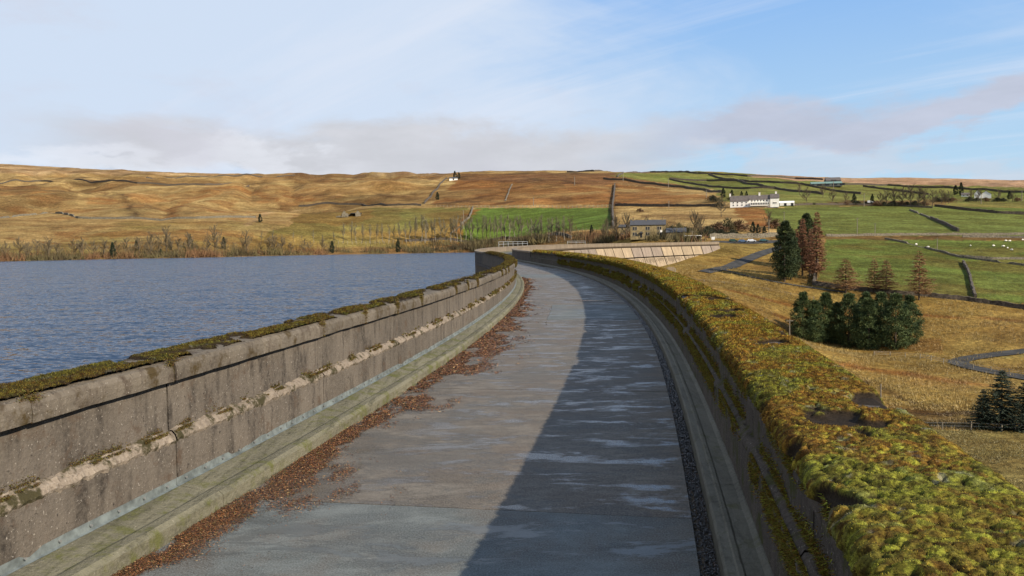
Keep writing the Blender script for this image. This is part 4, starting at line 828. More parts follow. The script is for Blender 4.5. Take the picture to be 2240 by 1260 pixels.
def needle_crown(centers, radii, cols, n_, size, seed, flat=.8, up=.25):
    rg = np.random.default_rng(seed); centers = np.asarray(centers, float); m_ = len(centers); i_ = np.repeat(np.arange(m_), n_); k = m_*n_; o = unit(k, rg)*rg.random((k, 1))**.45*np.asarray(radii)[i_][:, None]; o[:, 2] *= flat
    Cn = centers[i_]+o; A_ = unit(k, rg)*.6+o/(np.linalg.norm(o, axis=1)[:, None]+1e-9)+np.array([0, 0, up]); A_ = A_/np.linalg.norm(A_, axis=1)[:, None]*size*(.6+.8*rg.random((k, 1)))
    Bv = np.cross(A_, unit(k, rg)); Bv = Bv/(np.linalg.norm(Bv, axis=1)[:, None]+1e-9)*size*.32; V, Ft = tris(Cn, A_, Bv); cc = np.repeat(np.asarray(cols)[i_]*(.75+.5*rg.random((k, 1))), 3, 0); return V, Ft, cc
def pine(H, R_, seed, base=(.040, .070, .026), lite=(.16, .20, .065), nC=190, low=.03, shape=1.0, n_=75, size=.34):
    r = random.Random(seed); T = [[Vector((0, 0, -.5)), Vector((.1, 0, H*.5))], [Vector((.1, 0, H*.5)), Vector((0, .1, H*.96))], [H*.018, H*.012], [H*.012, .05]]; cs = []; rs = []; co = []
    lob = [r.uniform(.75, 1.15) for _ in range(8)]
    for i in range(nC):
        f = low+(1-low)*((i+r.random())/nC); t_ = (f-low)/(1-low); rad = R_*(min(1, .55+t_*1.6) if t_ < .35 else max(.02, 1-((t_-.35)/.65)**1.7*shape)**1.0 if t_ < 1 else 0); rad = max(rad, .15*R_); an = r.uniform(0, 6.283); rad *= lob[int(an/6.283*8) % 8]
        q = r.uniform(.45, 1.0)**.6*rad; cs.append((math.cos(an)*q, math.sin(an)*q, f*H*.97)); rs.append(R_*r.uniform(.22, .36)*(1.15-.5*t_)); w = r.random()**1.6; co.append([a*(1-w)+b_*w for a, b_ in zip(base, lite)])
    L = needle_crown(cs, rs, co, n_, size, seed, .62, .5); return T, L
def conif(H, R_, seed, nW=26, nb=9, per=14, col=(.035, .055, .028), lite=(.08, .10, .06), sz=.4, droop=-.25, low=.08, thin=.3, twf=1.0, lobes=0):
    r = random.Random(seed); rg = np.random.default_rng(seed+1); T = [[Vector((0, 0, -.5))], [Vector((0, 0, H))], [H*.016], [.03]]; Bq = [[], [], [], []]; Cn = []; A_ = []; co = []
    for w in range(nW):
        f = low+(1-low)*(w+r.random())/nW; rad = R_*max(.02, 1-((f-low)/(1-low)))**.85*(min(1, .6+(f-low)*3)); 
        for b_ in range(nb):
            an = r.uniform(0, 6.283); L = rad*r.uniform(.6, 1.15)+.15; d = Vector((math.cos(an), math.sin(an), droop+r.uniform(-.12, .2))); p = Vector((0, 0, f*H)); q = p+d*L; q.z += abs(droop)*L*.4; Bq[0].append(p); Bq[1].append(q); Bq[2].append(.02+H*.002); Bq[3].append(.012)
            sd = Vector((-d.y, d.x, 0)).normalized()
            for k in range(max(2, int(per*L/R_+2))):
                g_ = r.uniform(.15, 1.0); c_ = p.lerp(q, g_); Cn.append(tuple(c_)); v_ = sd*r.choice((-1, 1))*r.uniform(.3, 1)+d.normalized()*r.uniform(.2, .9)+Vector((0, 0, r.uniform(-.6, .3))); A_.append(tuple(v_.normalized()*sz*twf*r.uniform(.6, 1.3)*(1.1-.4*g_))); t_ = r.random()**1.5; co.append([a*(1-t_)+b2*t_ for a, b2 in zip(col, lite)])
    V1, F1 = segs(*Bq, n=3); F1 = np.concatenate([F1[:, [0, 1, 2]], F1[:, [0, 2, 3]]]); Cn = np.array(Cn); A_ = np.array(A_); Bv = np.cross(A_, unit(len(A_), rg)); Bv = Bv/(np.linalg.norm(Bv, axis=1)[:, None]+1e-9)*sz*thin
    V2, F2 = tris(Cn, A_, Bv); V = np.concatenate([V1, V2]); cc = np.concatenate([np.tile(np.array(col)*1.1, (len(V1), 1)), np.repeat(np.array(co), 3, 0)]); return T, (V, np.concatenate([F1, F2+len(V1)]), cc)
protos = {}
def proto(key, gen, tmat='bark', cmat='leaf', name='tree'):
    T, L = gen; protos[key] = (T, L, tmat, cmat, name, [None, None])
def plant(key, H0, x, yt, yb, label, cat, group=None, rz=None, tmin=60, sx=1):
    T, L, tmat, cmat, name, cache = protos[key]; g = ground_at(x, yb, tmin); h = (yb-yt)*g[1]/F; s = h/H0
    root = empty(name, g, rng.uniform(0, 6.28) if rz is None else rz, label, cat, group); root.scale = (s*sx, s*sx, s)
    if cache[0] is None: V, Fq = segs(*T, n=5); a = mesh('trunk', V, Fq, M[tmat], root, True); b_ = mesh('crown', L[0], L[1], M[cmat], root, False, L[2]); cache[0], cache[1] = a.data, b_.data
    else:
        for nm, me in (('trunk', cache[0]), ('crown', cache[1])): o = bpy.data.objects.new(nm, me); COL.objects.link(o); o.parent = root
    return root
for i in range(4): proto('slim%d' % i, bare(18, 3.8, 20+i, 1.0, .34, 17, 11, (.30, .26, .17)), 'bark' if i % 2 else 'barkpale', 'twig', 'slim_bare_tree')
for i in range(3): proto('wide%d' % i, bare(12, 4.6, 40+i, .7, .20, 16, 20, (.24, .19, .12)), 'bark', 'twig', 'bare_tree')
for i in range(3): proto('pine%d' % i, pine(15, 3.6+.3*i, 60+i), name='pine_tree')
proto('tallpine', pine(22, 4.4, 71, (.036, .058, .024), (.10, .125, .045), 190, .08, .85, 70, .5), name='pine_tree')
for i in range(2): proto('larch%d' % i, conif(12, 3.6, 80+i, 26, 9, 24, (.28, .155, .075), (.46, .27, .13), .6, .02, .12, .10, 1.3), 'bark', 'twig', 'larch_tree')
for i in range(2): proto('redlarch%d' % i, conif(22, 4.0, 84+i, 40, 11, 22, (.27, .13, .075), (.42, .22, .125), .8, .0, .10, .10, 1.2), 'bark', 'twig', 'larch_tree')
proto('spruce0', conif(11, 4.4, 90, 36, 14, 46, (.036, .052, .032), (.10, .12, .075), .30, -.12, .02, .26), name='spruce_tree'); proto('spruce1', conif(11, 4.2, 93, 36, 14, 44, (.036, .052, .032), (.10, .12, .075), .30, -.15, .02, .26), name='spruce_tree')
proto('dark', pine(9, 2.3, 97, (.02, .035, .018), (.05, .065, .03), 80, .03, 1.1, 40, .42), name='conifer_tree')
def bushgen(seed, c1, c2, nC=26, size=.35):
    r = random.Random(seed); cs = []; rs = []; co = []
    for i in range(nC): an = r.uniform(0, 6.28); q = r.uniform(0, 2.2); cs.append((math.cos(an)*q, math.sin(an)*q, .5+r.uniform(0, 2.2)*(1-q/3.4))); rs.append(r.uniform(.5, .9)); w = r.random(); co.append([a*(1-w)+b_*w for a, b_ in zip(c1, c2)])
    return [[Vector((0, 0, -.3))], [Vector((0, 0, 1.5))], [.12], [.05]], needle_crown(cs, rs, co, 45, size, seed, 1, .6)
proto('brownbush', bushgen(5, (.16, .085, .05), (.22, .14, .08)), cmat='twig', name='bush'); proto('darkbush', bushgen(6, (.035, .04, .02), (.08, .075, .04)), name='bush'); proto('olivebush', bushgen(8, (.12, .10, .05), (.18, .16, .08)), cmat='twig', name='bush')
# slim row behind the far shore
def nth(n): return '%d%s' % (n, 'th' if 10 < n % 100 < 14 else {1: 'st', 2: 'nd', 3: 'rd'}.get(n % 10, 'th'))
r = random.Random(3); row = [0, 0]
for x in np.concatenate([np.arange(575, 740, 22), np.arange(752, 900, 14), np.arange(900, 1240, 9.0)]):
    x = x+r.uniform(-4, 4); xf = (x-575)/690; base = 531-3.0*xf+r.uniform(-2.5, 2); top = (506 if x < 740 else 486 if x < 900 else 473)+r.uniform(-5, 7)
    row[x > 745] += 1
    plant('slim%d' % r.randrange(4), 18, x, top, base, nth(row[1])+' slim bare tree from the left end of the long row on the far shore' if x > 745 else nth(row[0])+' thin low bare tree from the left, before the long shoreline row', 'bare tree', 'slim bare trees along the far shore' if x > 745 else 'sparse bare trees on the shore')
for i, x in enumerate(np.arange(12, 735, 24)):
    x = x+r.uniform(-8, 8); plant('wide%d' % r.randrange(3), 12, x, 531-r.uniform(0, 14), 566-x*.018+r.uniform(-6, 0), nth(i+1)+' low bushy bare tree from the left along the left shore', 'bare tree', 'low bare trees on the left shore', sx=1.25)
plant('wide1', 12, 1248, 476, 523, 'broad bare tree with spreading crown at the right end of the shoreline row', 'bare tree')
for x, yt, yb, lb in ((365, 496, 556, 'large bare tree on the left shore beside a dark conifer'), (330, 508, 557, 'bushy bare tree left of the large one on the shore'), (470, 494, 552, 'spreading bare tree on the shore above brown scrub'), (415, 508, 554, 'narrow bare tree between two broad ones on the left shore'),
                      (180, 520, 562, 'faint bare tree near the left edge of the shore'), (540, 505, 553, 'bare tree right of the spreading one on the left shore'), (600, 515, 556, 'bare tree above the shore left of the slim row'), (100, 530, 566, 'small bare tree on the shore near the left edge'), (60, 534, 567, 'leftmost small bare tree on the shore'),
                      (1330, 478, 526, 'bare tree left of the sandstone house'), (1368, 466, 524, 'tall bare tree in front of the house wing'), (1350, 472, 527, 'bare tree between the wall and the house wing'), (1318, 490, 528, 'low bare tree at the left end of the house garden'), (1516, 462, 527, 'big bare tree rising behind the carport'),
                      (1536, 472, 520, 'bare tree right of the one behind the carport'), (1578, 428, 474, 'ivy covered bare tree left of the white farmhouse'), (1680, 460, 503, 'small bare tree on the bracken bank above the road'), (1750, 400, 428, 'bare tree right of the farmhouse on the upland road'), (1800, 402, 432, 'bare tree left of the upland tree belt')):
    plant('wide%d' % r.randrange(3), 12, x, yt, yb, lb, 'bare tree')
for x, yt, yb, lb in ((247, 530, 566, 'narrow dark conifer standing alone at the water edge'), (299, 524, 549, 'dark conifer set back from the shore, left of the large bare tree'), (352, 544, 559, 'low dark conifer at the foot of the large bare tree'), (373, 528, 546, 'small dark conifer right of the large bare tree'), (490, 518, 546, 'dark conifer beside the spreading bare tree'),
                      (416, 512, 545, 'slim dark conifer on the left shore'), (727, 527, 554, 'dark columnar conifer at the water edge left of the slim row'), (871, 522, 552, 'broad dark conifer at the water edge below the slim row'), (1294, 492, 518, 'small spruce right of the bright green field'), (1647, 485, 509, 'left dark garden conifer by the road'),
                      (1658, 490, 510, 'middle dark garden conifer by the road'), (1672, 494, 512, 'right dark garden conifer by the road'), (995, 374, 390, 'left dark tree behind the skyline hut'), (1004, 377, 391, 'right dark tree behind the skyline hut'), (957, 420, 437, 'lone dark conifer below the skyline wall'), (569, 468, 486, 'dark bush like tree at the mouth of the gully'),
                      (1414, 474, 492, 'dark tree top behind the sandstone house roof'), (2102, 399, 428, 'tallest dark conifer on the right uplands'), (2090, 405, 426, 'shorter dark conifer left of the tallest one'), (1908, 424, 449, 'dark conifer at the left end of the tree belt'), (1868, 424, 446, 'dark tree by the road left of the tree belt'), (2208, 418, 436, 'dark conifer near the right edge'),
                      (1582, 411, 432, 'reddish dark tree, leftmost behind the farmhouse'), (1601, 415, 431, 'dark tree second from the left behind the farmhouse'), (1622, 418, 431, 'dark tree behind the middle of the farmhouse roof'), (1633, 418, 431, 'dark tree behind the farmhouse chimney')):
    plant('dark', 9, x, yt, yb, lb, 'conifer', sx=1.0 if yb-yt < 25 else .72)
for i, (x, yt, yb) in enumerate(sorted(((1925, 420, 449), (1940, 414, 449), (1958, 410, 450), (1975, 408, 451), (1992, 406, 452), (2008, 408, 453), (2024, 412, 454), (2040, 416, 452), (2060, 414, 445), (2075, 418, 446), (2125, 414, 440), (2140, 412, 442), (1850, 420, 444), (2185, 414, 440), (2215, 418, 440), (1765, 410, 446), (1820, 414, 446), (2068, 424, 446)))):
    plant('wide%d' % (i % 3), 12, x, yt, yb, nth(i+1)+' bare tree from the left in the belt across the right uplands', 'bare tree', 'bare trees in the upland belt', sx=1.1)
for i, (x, w) in enumerate(sorted(((1875, 10), (1895, 9), (1918, 10), (1935, 9), (1955, 11), (1972, 10), (1985, 9), (2003, 11), (2020, 9), (2050, 9), (2066, 10), (2084, 8), (2120, 9), (2136, 8), (2156, 8), (2180, 8), (2196, 7), (2224, 8), (1850, 8), (1760, 6), (1780, 6), (1830, 7)))):
    yb = 450 if x < 2040 else 440; plant('darkbush' if i % 3 else 'brownbush', 3.2, x, yb-w*1.15, yb+ (1 if x > 1900 else -2), nth(i+1)+' bush from the left beneath the upland belt of trees', 'bush', 'bushes beneath the upland tree belt', sx=1.25)
for i, (x, yt, yb, kd, lb) in enumerate(((1570, 484, 508, 'brownbush', 'large brown thicket on the bank above the road'), (1592, 478, 506, 'olivebush', 'olive thicket above the road, middle of the bank'), (1615, 480, 505, 'brownbush', 'brown thicket at the right end of the bank'), (1550, 492, 512, 'darkbush', 'dark shrub at the left end of the bank'), (1545, 500, 517, 'darkbush', 'dark shrub behind the carport'),
                                         (1580, 500, 514, 'darkbush', 'dark evergreen shrub in the middle of the garden bank'), (1604, 500, 514, 'darkbush', 'dark evergreen shrub at the right of the garden bank'), (1484, 488, 504, 'olivebush', 'shrub behind the stone outbuilding'), (1470, 492, 506, 'darkbush', 'dark shrub just left behind the outbuilding'), (1500, 494, 510, 'darkbush', 'green shrub right behind the outbuilding'),
                                         (1325, 508, 528, 'brownbush', 'brown shrub left of the sandstone house garden'), (1300, 508, 522, 'brownbush', 'low brown shrub beside the small spruce'), (1270, 510, 524, 'brownbush', 'brown shrub at the foot of the bright green field'), (1600, 428, 438, 'darkbush', 'dark shrub at the gable of the farmhouse'), (1562, 425, 442, 'darkbush', 'dark shrub left of the farmhouse'),
                                         (1575, 440, 452, 'darkbush', 'dark shrub on the bank below left of the farmhouse'), (1400, 455, 464, 'brownbush', 'brown scrub patch below the bracken slope'), (1695, 478, 500, 'brownbush', 'reddish bush on the bank by the green field'))):
    plant(kd, 3.2, x, yt, yb, lb, 'bush', sx=1.3)
# pines, larches, spruces
plant('tallpine', 22, 1716, 482, 616, 'tall dark pine with rounded top, left of the reddish larches', 'pine tree'); plant('tallpine', 22, 1730, 505, 612, 'shorter pine leaning behind the tall pine', 'pine tree'); plant('tallpine', 22, 1762, 466, 585, 'dark pine top rising between the reddish larches', 'pine tree', rz=2)
plant('redlarch0', 22, 1786, 463, 612, 'tallest reddish larch at the right of the group by the field wall', 'larch tree'); plant('redlarch1', 22, 1755, 478, 603, 'reddish larch in the middle beside the pine', 'larch tree'); plant('redlarch0', 22, 1742, 500, 600, 'lower reddish larch nearest the tall pine', 'larch tree', rz=1); plant('redlarch1', 22, 1772, 500, 606, 'reddish larch behind the tallest one', 'larch tree', rz=4)
plant('larch0', 12, 1850, 566, 641, 'broad orange brown larch, left of the two close ones', 'larch tree', sx=1.75); plant('larch1', 12, 1912, 566, 640, 'left one of the close pair of orange brown larches', 'larch tree', sx=1.2); plant('larch0', 12, 1938, 568, 642, 'right one of the close pair of orange brown larches', 'larch tree', rz=2, sx=1.35); plant('larch1', 12, 2010, 550, 656, 'tallest orange brown larch, standing alone right of the pair', 'larch tree', rz=3, sx=1.15)
for i, (x, yt, yb, lb) in enumerate(((1756, 637, 742, 'leftmost pine of the dark clump'), (1806, 638, 748, 'second pine from the left, separated by a gap of light'), (1856, 640, 757, 'third pine of the clump, with lighter green flank'), (1893, 637, 748, 'pine at the middle of the clump, rear row'), (1926, 637, 748, 'pine right of the middle of the clump, rear row'), (1958, 640, 762, 'broad pine in the front right of the clump'),
                                     (1988, 644, 752, 'rightmost pine of the clump'), (1900, 650, 764, 'front middle pine of the clump'), (1782, 655, 748, 'lower pine between the first two of the clump'), (1830, 660, 752, 'low pine left of the third one in the clump'))):
    plant('pine%d' % (i % 3), 15, x, yt, yb, lb, 'pine tree', sx=1.1)
plant('spruce0', 11, 2190, 806, 938, 'blue green spruce with pointed top behind the pasture fence', 'spruce tree', sx=1.3); plant('spruce1', 11, 2246, 822, 942, 'spruce cut by the right edge of the picture', 'spruce tree', sx=1.3); plant('spruce1', 11, 2150, 850, 938, 'lower spruce on the left flank of the pointed one', 'spruce tree', rz=2, sx=1.3)
# stuff: shoreline scrub, rough grass on the slopes
def scatter_tufts(name, P, h, w, cols, per, mat, label=None, seed=1, spread=1.0, lean=.5):
    rg = np.random.default_rng(seed); n_ = len(P); i_ = np.repeat(np.arange(n_), per); k = len(i_); hh = np.asarray(h)[i_][:, None]*(.6+.7*rg.random((k, 1))); o = rg.normal(size=(k, 3))*np.array([1, 1, 0])*np.asarray(h)[i_][:, None]*.45*spread
    Cn = P[i_]+o; A_ = (np.array([0, 0, 1.])+rg.normal(size=(k, 3))*lean)*hh; Bv = np.cross(A_, unit(k, rg)); Bv = Bv/(np.linalg.norm(Bv, axis=1)[:, None]+1e-9)*np.asarray(w)[i_][:, None]; V, Ft = tris(Cn, A_, Bv)
    cc = np.repeat(cols[i_]*(.75+.5*rg.random((k, 1))), 3, 0); o_ = mesh(name, V, Ft, M[mat], None, False, cc); o_['kind'] = 'stuff'
    if label: o_['label'] = label
    return o_
rg = np.random.default_rng(12); q = []
L = [plane(x, 552+(1040-x)*.0193, WL)[:2] for x in np.arange(-60, 1045, 11)]+[np.array(p) for p in ((-5, 545), (20, 492), (50, 435), (76, 395), (88, 382))]
LP = resample(L, 1.6)
for k in range(4): q.append(LP+np.stack([rg.normal(0, 2, len(LP)), rg.uniform(1, 12+14*k, len(LP))], -1))
Q = np.concatenate(q); Z = gz(Q[:, 0], Q[:, 1]); kf = (Z > WL+.05) & (fbm(Q[:, 0]/16, Q[:, 1]/16, 3, 3) > .34); Q = Q[kf]; Z = Z[kf]; P3 = np.column_stack([Q, Z])
pal = np.array([(.21, .13, .06), (.24, .13, .065), (.16, .13, .06), (.12, .09, .05), (.20, .16, .07)]); ci = (fbm(Q[:, 0]/20, Q[:, 1]/20, 8, 2)*5.9-.4).clip(0, 4).astype(int)
scatter_tufts('shore_scrub', P3, rg.uniform(1.8, 4.0, len(P3))*(.5+1.2*fbm(Q[:, 0]/9, Q[:, 1]/9, 4, 2)), np.full(len(P3), .17), pal[ci], 30, 'twig', 'reddish brown leafless scrub lining the far shore', 3, 1.6, .45)
def field_pts(n_, y0, y1, x0, x1, power=1.0):
    xs = rg.uniform(x0, x1, n_); ysz = y0+(y1-y0)*rg.random(n_)**power; out = []
    return xs, ysz
# sample world ground on the golden slopes (denser near)
ang = rg.uniform(math.radians(9), math.radians(36), 90000); rad = np.exp(rg.uniform(math.log(78), math.log(330), 90000)); gx = rad*np.sin(ang); gy = rad*np.cos(ang); Z = gz(gx, gy)
dpx = pix(np.column_stack([gx, gy, Z]))
gr_ok = np.ones(len(gx), bool)
for poly in ([(1806, 522), (2300, 522), (2300, 672), (2240, 664), (2000, 644), (1790, 612)],): gr_ok &= ~inside(wpoly(poly), gx, gy)
fg = inside(wpoly([(1965, 938), (2400, 946), (2500, 1300), (1700, 1300), (1900, 1000)]), gx, gy)
gr_ok &= fbm(gx/6, gy/6, 77, 3) > .44
gx, gy, Z, fg = gx[gr_ok], gy[gr_ok], Z[gr_ok], fg[gr_ok]
ia = np.clip(np.searchsorted(fine, np.arctan2(gx, gy)), 0, 640); ir = np.clip(np.searchsorted(RR, np.hypot(gx, gy)), 0, nr-1); cg = tcol.reshape(na, nr, 3)[ia, ir]*(.7+.6*fbm(gx/22, gy/22, 5, 3))[:, None]; cg_ = np.where(fg[:, None], np.array([.36, .33, .13]), np.array([.38, .27, .09]))*(.45+1.1*fbm(gx/22, gy/22, 5, 3))[:, None]
scatter_tufts('rough_grass', np.column_stack([gx, gy, Z-.05]), np.where(fg, .16, .30)*(.7+.6*rg.random(len(gx))), np.where(fg, .035, .055), cg, 4, 'litter', 'tussocks of dry golden moor grass on the valley slopes', 4, 1.3, .8)
# ------------------------------------------------------------------ moss, litter, gravel close to the camera
PAL = np.array([(.40, .43, .05), (.34, .31, .035), (.40, .16, .025), (.24, .085, .02), (.07, .05, .02), (.20, .22, .13), (.17, .20, .05), (.52, .50, .44)])
def moss_col(s, v, seed, side):
    a = fbm(s*2.6, v*4+seed, 51, 4); b_ = fbm(s*7, v*9+seed, 57, 3); c_ = fbm(s*22, v*22, 63, 2); lime = np.clip(1.25-(s-2.2)/1.6, 0, 1)*.45 if side > 0 else np.zeros_like(s)
    orange = sm(a, .36, .52)*np.clip((s-2.3)/1.5, 0.3, 1)
    w = np.zeros((len(s), 8)); w[:, 0] = .25+lime*2.2+.9*sm(b_, .5, .7)*(side > 0); w[:, 1] = 1.2; w[:, 2] = orange*3.0; w[:, 3] = orange*1.3+.4; w[:, 4] = .5*sm(c_, .5, .7)*2+(.9 if side < 0 else 0); w[:, 5] = 1.5*sm(b_, .62, .74); w[:, 6] = .8*sm(1-b_, .5, .7)+.3; w[:, 7] = 3*sm(c_*b_, .46, .52); f_ = fbm(s*40, v*40, 67, 2); w[:, 4] += 2.5*sm(f_, .55, .75); w[:, 0] += 1.2*sm(1-f_, .55, .75)*(w[:, 0] > .6)
    if side < 0: w[:, 0] *= .5; w[:, 2] *= .18; w[:, 1] *= .9; w[:, 3] *= .9; w[:, 6] *= 2
    w /= w.sum(1)[:, None]; wx = s+.02*vn(s*40, v*40, 5); wy = v+.02*vn(s*40, v*40, 6); _, r1 = domes(wx*25, wy*25, 3); _, r2 = domes(wx*62, wy*62, 7); w = w*(.25+1.5*np.stack([r1, r2, 1-r1, 1-r2, r2, r1*r2*2, 1-r1, r1*0+.5], 1))**1.6; w /= w.sum(1)[:, None]; c3 = (w@PAL)*(.88 if side > 0 else .52)*(.35+1.0*r2)[:, None]*(.55+.9*fbm(s*33, v*33, 88, 2))[:, None]; hh, _ = moss_h(s, v, seed, side); k = sm(hh, .009, .024)[:, None]; return c3*1.12*k+np.array((.050, .034, .020))*(1-k)  # low gaps mixed to dark soil colour, crevice shade painted in with it
def domes(x, y, s):   # rounded cushions: distance to the nearest jittered cell centre, and that cell's random value
    ix = np.floor(x).astype(np.int64); iy = np.floor(y).astype(np.int64); best = np.full(x.shape, 9.); rv = np.zeros(x.shape)
    for dx in (-1, 0, 1):
        for dy in (-1, 0, 1):
            cx_ = ix+dx+hsh(ix+dx, iy+dy, s); cy_ = iy+dy+hsh(ix+dx, iy+dy, s+9); rr = .55+.5*hsh(ix+dx, iy+dy, s+21); d = ((x-cx_)**2+(y-cy_)**2)/rr**2
            m_ = d < best; best = np.where(m_, d, best); rv = np.where(m_, hsh(ix+dx, iy+dy, s+33), rv)
    return np.sqrt(np.clip(1-best, 0, 1)), rv
def moss_h(s, v, seed, side):
    b_ = 1-np.abs(2*fbm(s*10, v*10+seed, 71, 2)-1); d_ = np.sqrt(np.abs(2*fbm(s*24, v*24+seed, 75, 2)-1)); c_ = fbm(s*60, v*60+seed, 73, 2); m_ = fbm(s*1.7, v*3+seed, 79, 3); cov = sm(m_+.22*(fbm(s*6, v*6+seed, 87, 3)-.5), .30, .40) if side > 0 else sm(fbm(s*1.4, v*2.4, 83, 4)+.3*(fbm(s*9, v*9, 84, 3)-.5), .42, .52)
    wx = s+.02*vn(s*40, v*40, 5); wy = v+.02*vn(s*40, v*40, 6); D1, r1 = domes(wx*25, wy*25, 3); D2, r2 = domes(wx*62, wy*62, 7)
    return (-.008+(.002+.018*(b_-.30).clip(0)+.019*D1+.009*D2+.006*c_)*cov*(1 if side > 0 else .8)), cov
def moss_sheet(name, prof, s0, s1, step, seed, side, parent_label):
    pr = np.array(prof, float); d = np.concatenate([[0], np.cumsum(np.hypot(*np.diff(pr, axis=0).T))]); nv = max(6, int(d[-1]/step)); dv = np.linspace(0, d[-1], nv); U = np.interp(dv, d, pr[:, 0]); Zp = np.interp(dv, d, pr[:, 1]); tu = np.gradient(U); tz = np.gradient(Zp); l = np.hypot(tu, tz); nu, nz = -tz/l, tu/l
    if side < 0: nu, nz = -nu, -nz
    S = np.arange(s0, s1, step); SS = np.repeat(S, nv); VV = np.tile(dv, len(S)); h, cov = moss_h(SS, VV, seed, side); uu = np.tile(U, len(S))+np.tile(nu, len(S))*h; zz = np.tile(Zp, len(S))+np.tile(nz, len(S))*h
    V = pt(SS, uu, zz); i_ = np.arange(len(S)*nv).reshape(len(S), nv); Fq = np.stack([i_[:-1, :-1], i_[1:, :-1], i_[1:, 1:], i_[:-1, 1:]], -1).reshape(-1, 4); c_ = moss_col(SS, VV, seed, side)*.6
    return V, Fq, c_
def moss_blades(prof, s0, s1, n_, seed, side, L0, zb=0):
    rg = np.random.default_rng(seed); pr = np.array(prof, float); d = np.concatenate([[0], np.cumsum(np.hypot(*np.diff(pr, axis=0).T))]); s = np.exp(rg.uniform(math.log(s0), math.log(s1), n_)); v_ = rg.uniform(0, d[-1], n_); U = np.interp(v_, d, pr[:, 0]); Zp = np.interp(v_, d, pr[:, 1]); e = .01
    tu = np.interp(v_+e, d, pr[:, 0])-np.interp(v_-e, d, pr[:, 0]); tz = np.interp(v_+e, d, pr[:, 1])-np.interp(v_-e, d, pr[:, 1]); l = np.hypot(tu, tz)+1e-9; nu, nz = -tz/l, tu/l
    if side < 0: nu, nz = -nu, -nz
    h, cov = moss_h(s, v_, seed*0+(11 if side > 0 else 13), side); k = cov > rg.random(n_)*.9; k &= h > .004; s, v_, U, Zp, nu, nz, h = [q_[k] for q_ in (s, v_, U, Zp, nu, nz, h)]; m_ = len(s)
    Pp = pt(s, U+nu*(h-.003), Zp+nz*(h-.003)); X, Y, fx, fy = fr(s); N = np.column_stack([fx*nu, fy*nu, nz]); L_ = np.maximum(L0, .0017*s)*(.5+1.0*rg.random(m_)); A_ = (N+rg.normal(size=(m_, 3))*.45+np.array([0, 0, .15])); A_ = A_/np.linalg.norm(A_, axis=1)[:, None]*L_[:, None]; Bv = np.cross(A_, unit(m_, rg)); Bv = Bv/(np.linalg.norm(Bv, axis=1)[:, None]+1e-9)*(np.maximum(.0015, .00042*s))[:, None]
    V, Ft = tris(Pp, A_, Bv); c_ = moss_col(s, v_, 11 if side > 0 else 13, side)*(.45+1.3*rg.random((m_, 1))**1.3); return V, Ft, np.repeat(c_, 3, 0)
PR = [(2.060, TOP-.062), (2.066, TOP-.03), (2.085, TOP-.008), (2.13, TOP+.003), (2.39, TOP+.012), (2.66, TOP+.003), (2.70, TOP-.02), (2.708, TOP-.08)]
PLf = [(-2.165, TOP+.001), (-2.22, TOP+.006), (-2.36, TOP+.010), (-2.53, TOP+.003), (-2.575, TOP-.02), (-2.588, TOP-.08)]
PLf = [(-u, z) for u, z in PLf]
def flip(V): return V
def build_moss(name, prof, segs_, blades, side, label):
    pf = [(u*side, z) for u, z in prof]; Vs, Fs, Cs = [], [], []; o = 0
    for (a_, b_, st_) in segs_: V, Fq, c_ = moss_sheet('x', pf, a_, b_, st_, 11 if side > 0 else 13, side, ''); Ft = np.concatenate([Fq[:, [0, 1, 2]], Fq[:, [0, 2, 3]]]); Vs.append(V); Fs.append(Ft+o); Cs.append(c_); o += len(V)
    for (a_, b_, n_, L0) in blades: V, Ft, c_ = moss_blades(pf, a_, b_, n_, 100+int(a_*10), side, L0); Vs.append(V); Fs.append(Ft+o); Cs.append(c_); o += len(V)
    ob = mesh(name, np.concatenate(Vs), np.concatenate(Fs), M['moss'], None, False, np.concatenate(Cs)); tag(ob, label, None, None, 'stuff'); return ob
build_moss('moss', PR, ((.8, 6, .007), (6, 14, .016), (14, 40, .04), (40, 75, .12)), ((.9, 6, 280000, .0055), (6, 40, 200000, .009), (40, 75, 15000, .03)), 1, 'thick lime, yellow and orange moss covering the top of the valley side parapet')
build_moss('moss', PLf, ((3, 14, .015), (14, 45, .05), (45, 75, .12)), ((3, 14, 110000, .012), (14, 70, 60000, .02)), -1, 'olive and brown moss on the top of the reservoir side parapet')
# moss clinging to the shaded inner face and to cope joints
def cling(name, n_, side, s0, s1, fz, label, seed, dens_, hz, uface, cols, L0=.02):
    rg = np.random.default_rng(seed); s = np.exp(rg.uniform(math.log(s0), math.log(s1), n_)); z = fz(s, rg); m_ = dens_(s, z) > rg.random(n_); s = s[m_]; z = z[m_]; n2_ = len(s); u = uface(z)
    P_ = pt(s, side*u, z); X, Y, fx, fy = fr(s); inn = -side; N = np.column_stack([fx*inn, fy*inn, np.full(n2_, -.3)]); A_ = N+rg.normal(size=(n2_, 3))*.6; A_ = A_/np.linalg.norm(A_, axis=1)[:, None]*(np.maximum(L0, .0022*s)*(.5+rg.random(n2_)))[:, None]; Bv = np.cross(A_, unit(n2_, rg)); Bv = Bv/(np.linalg.norm(Bv, axis=1)[:, None]+1e-9)*np.maximum(.0025, .0005*s)[:, None]
    V, Ft = tris(P_, A_, Bv); c_ = cols[(rg.random(n2_)*len(cols)).astype(int)]*(.7+.6*rg.random((n2_, 1))); o_ = mesh(name, V, Ft, M['moss'], None, False, np.repeat(c_, 3, 0)); return tag(o_, label, None, None, 'stuff')
mc = np.array([(.30, .31, .04), (.22, .18, .035), (.12, .08, .025), (.28, .15, .03)])
uf = lambda z: np.where(z > .57, 2.185, np.where(z > .5, 2.13, 2.122))
uf2 = lambda z: np.where(z > CB, 2.07, np.where(z > .57, 2.182, 2.12))
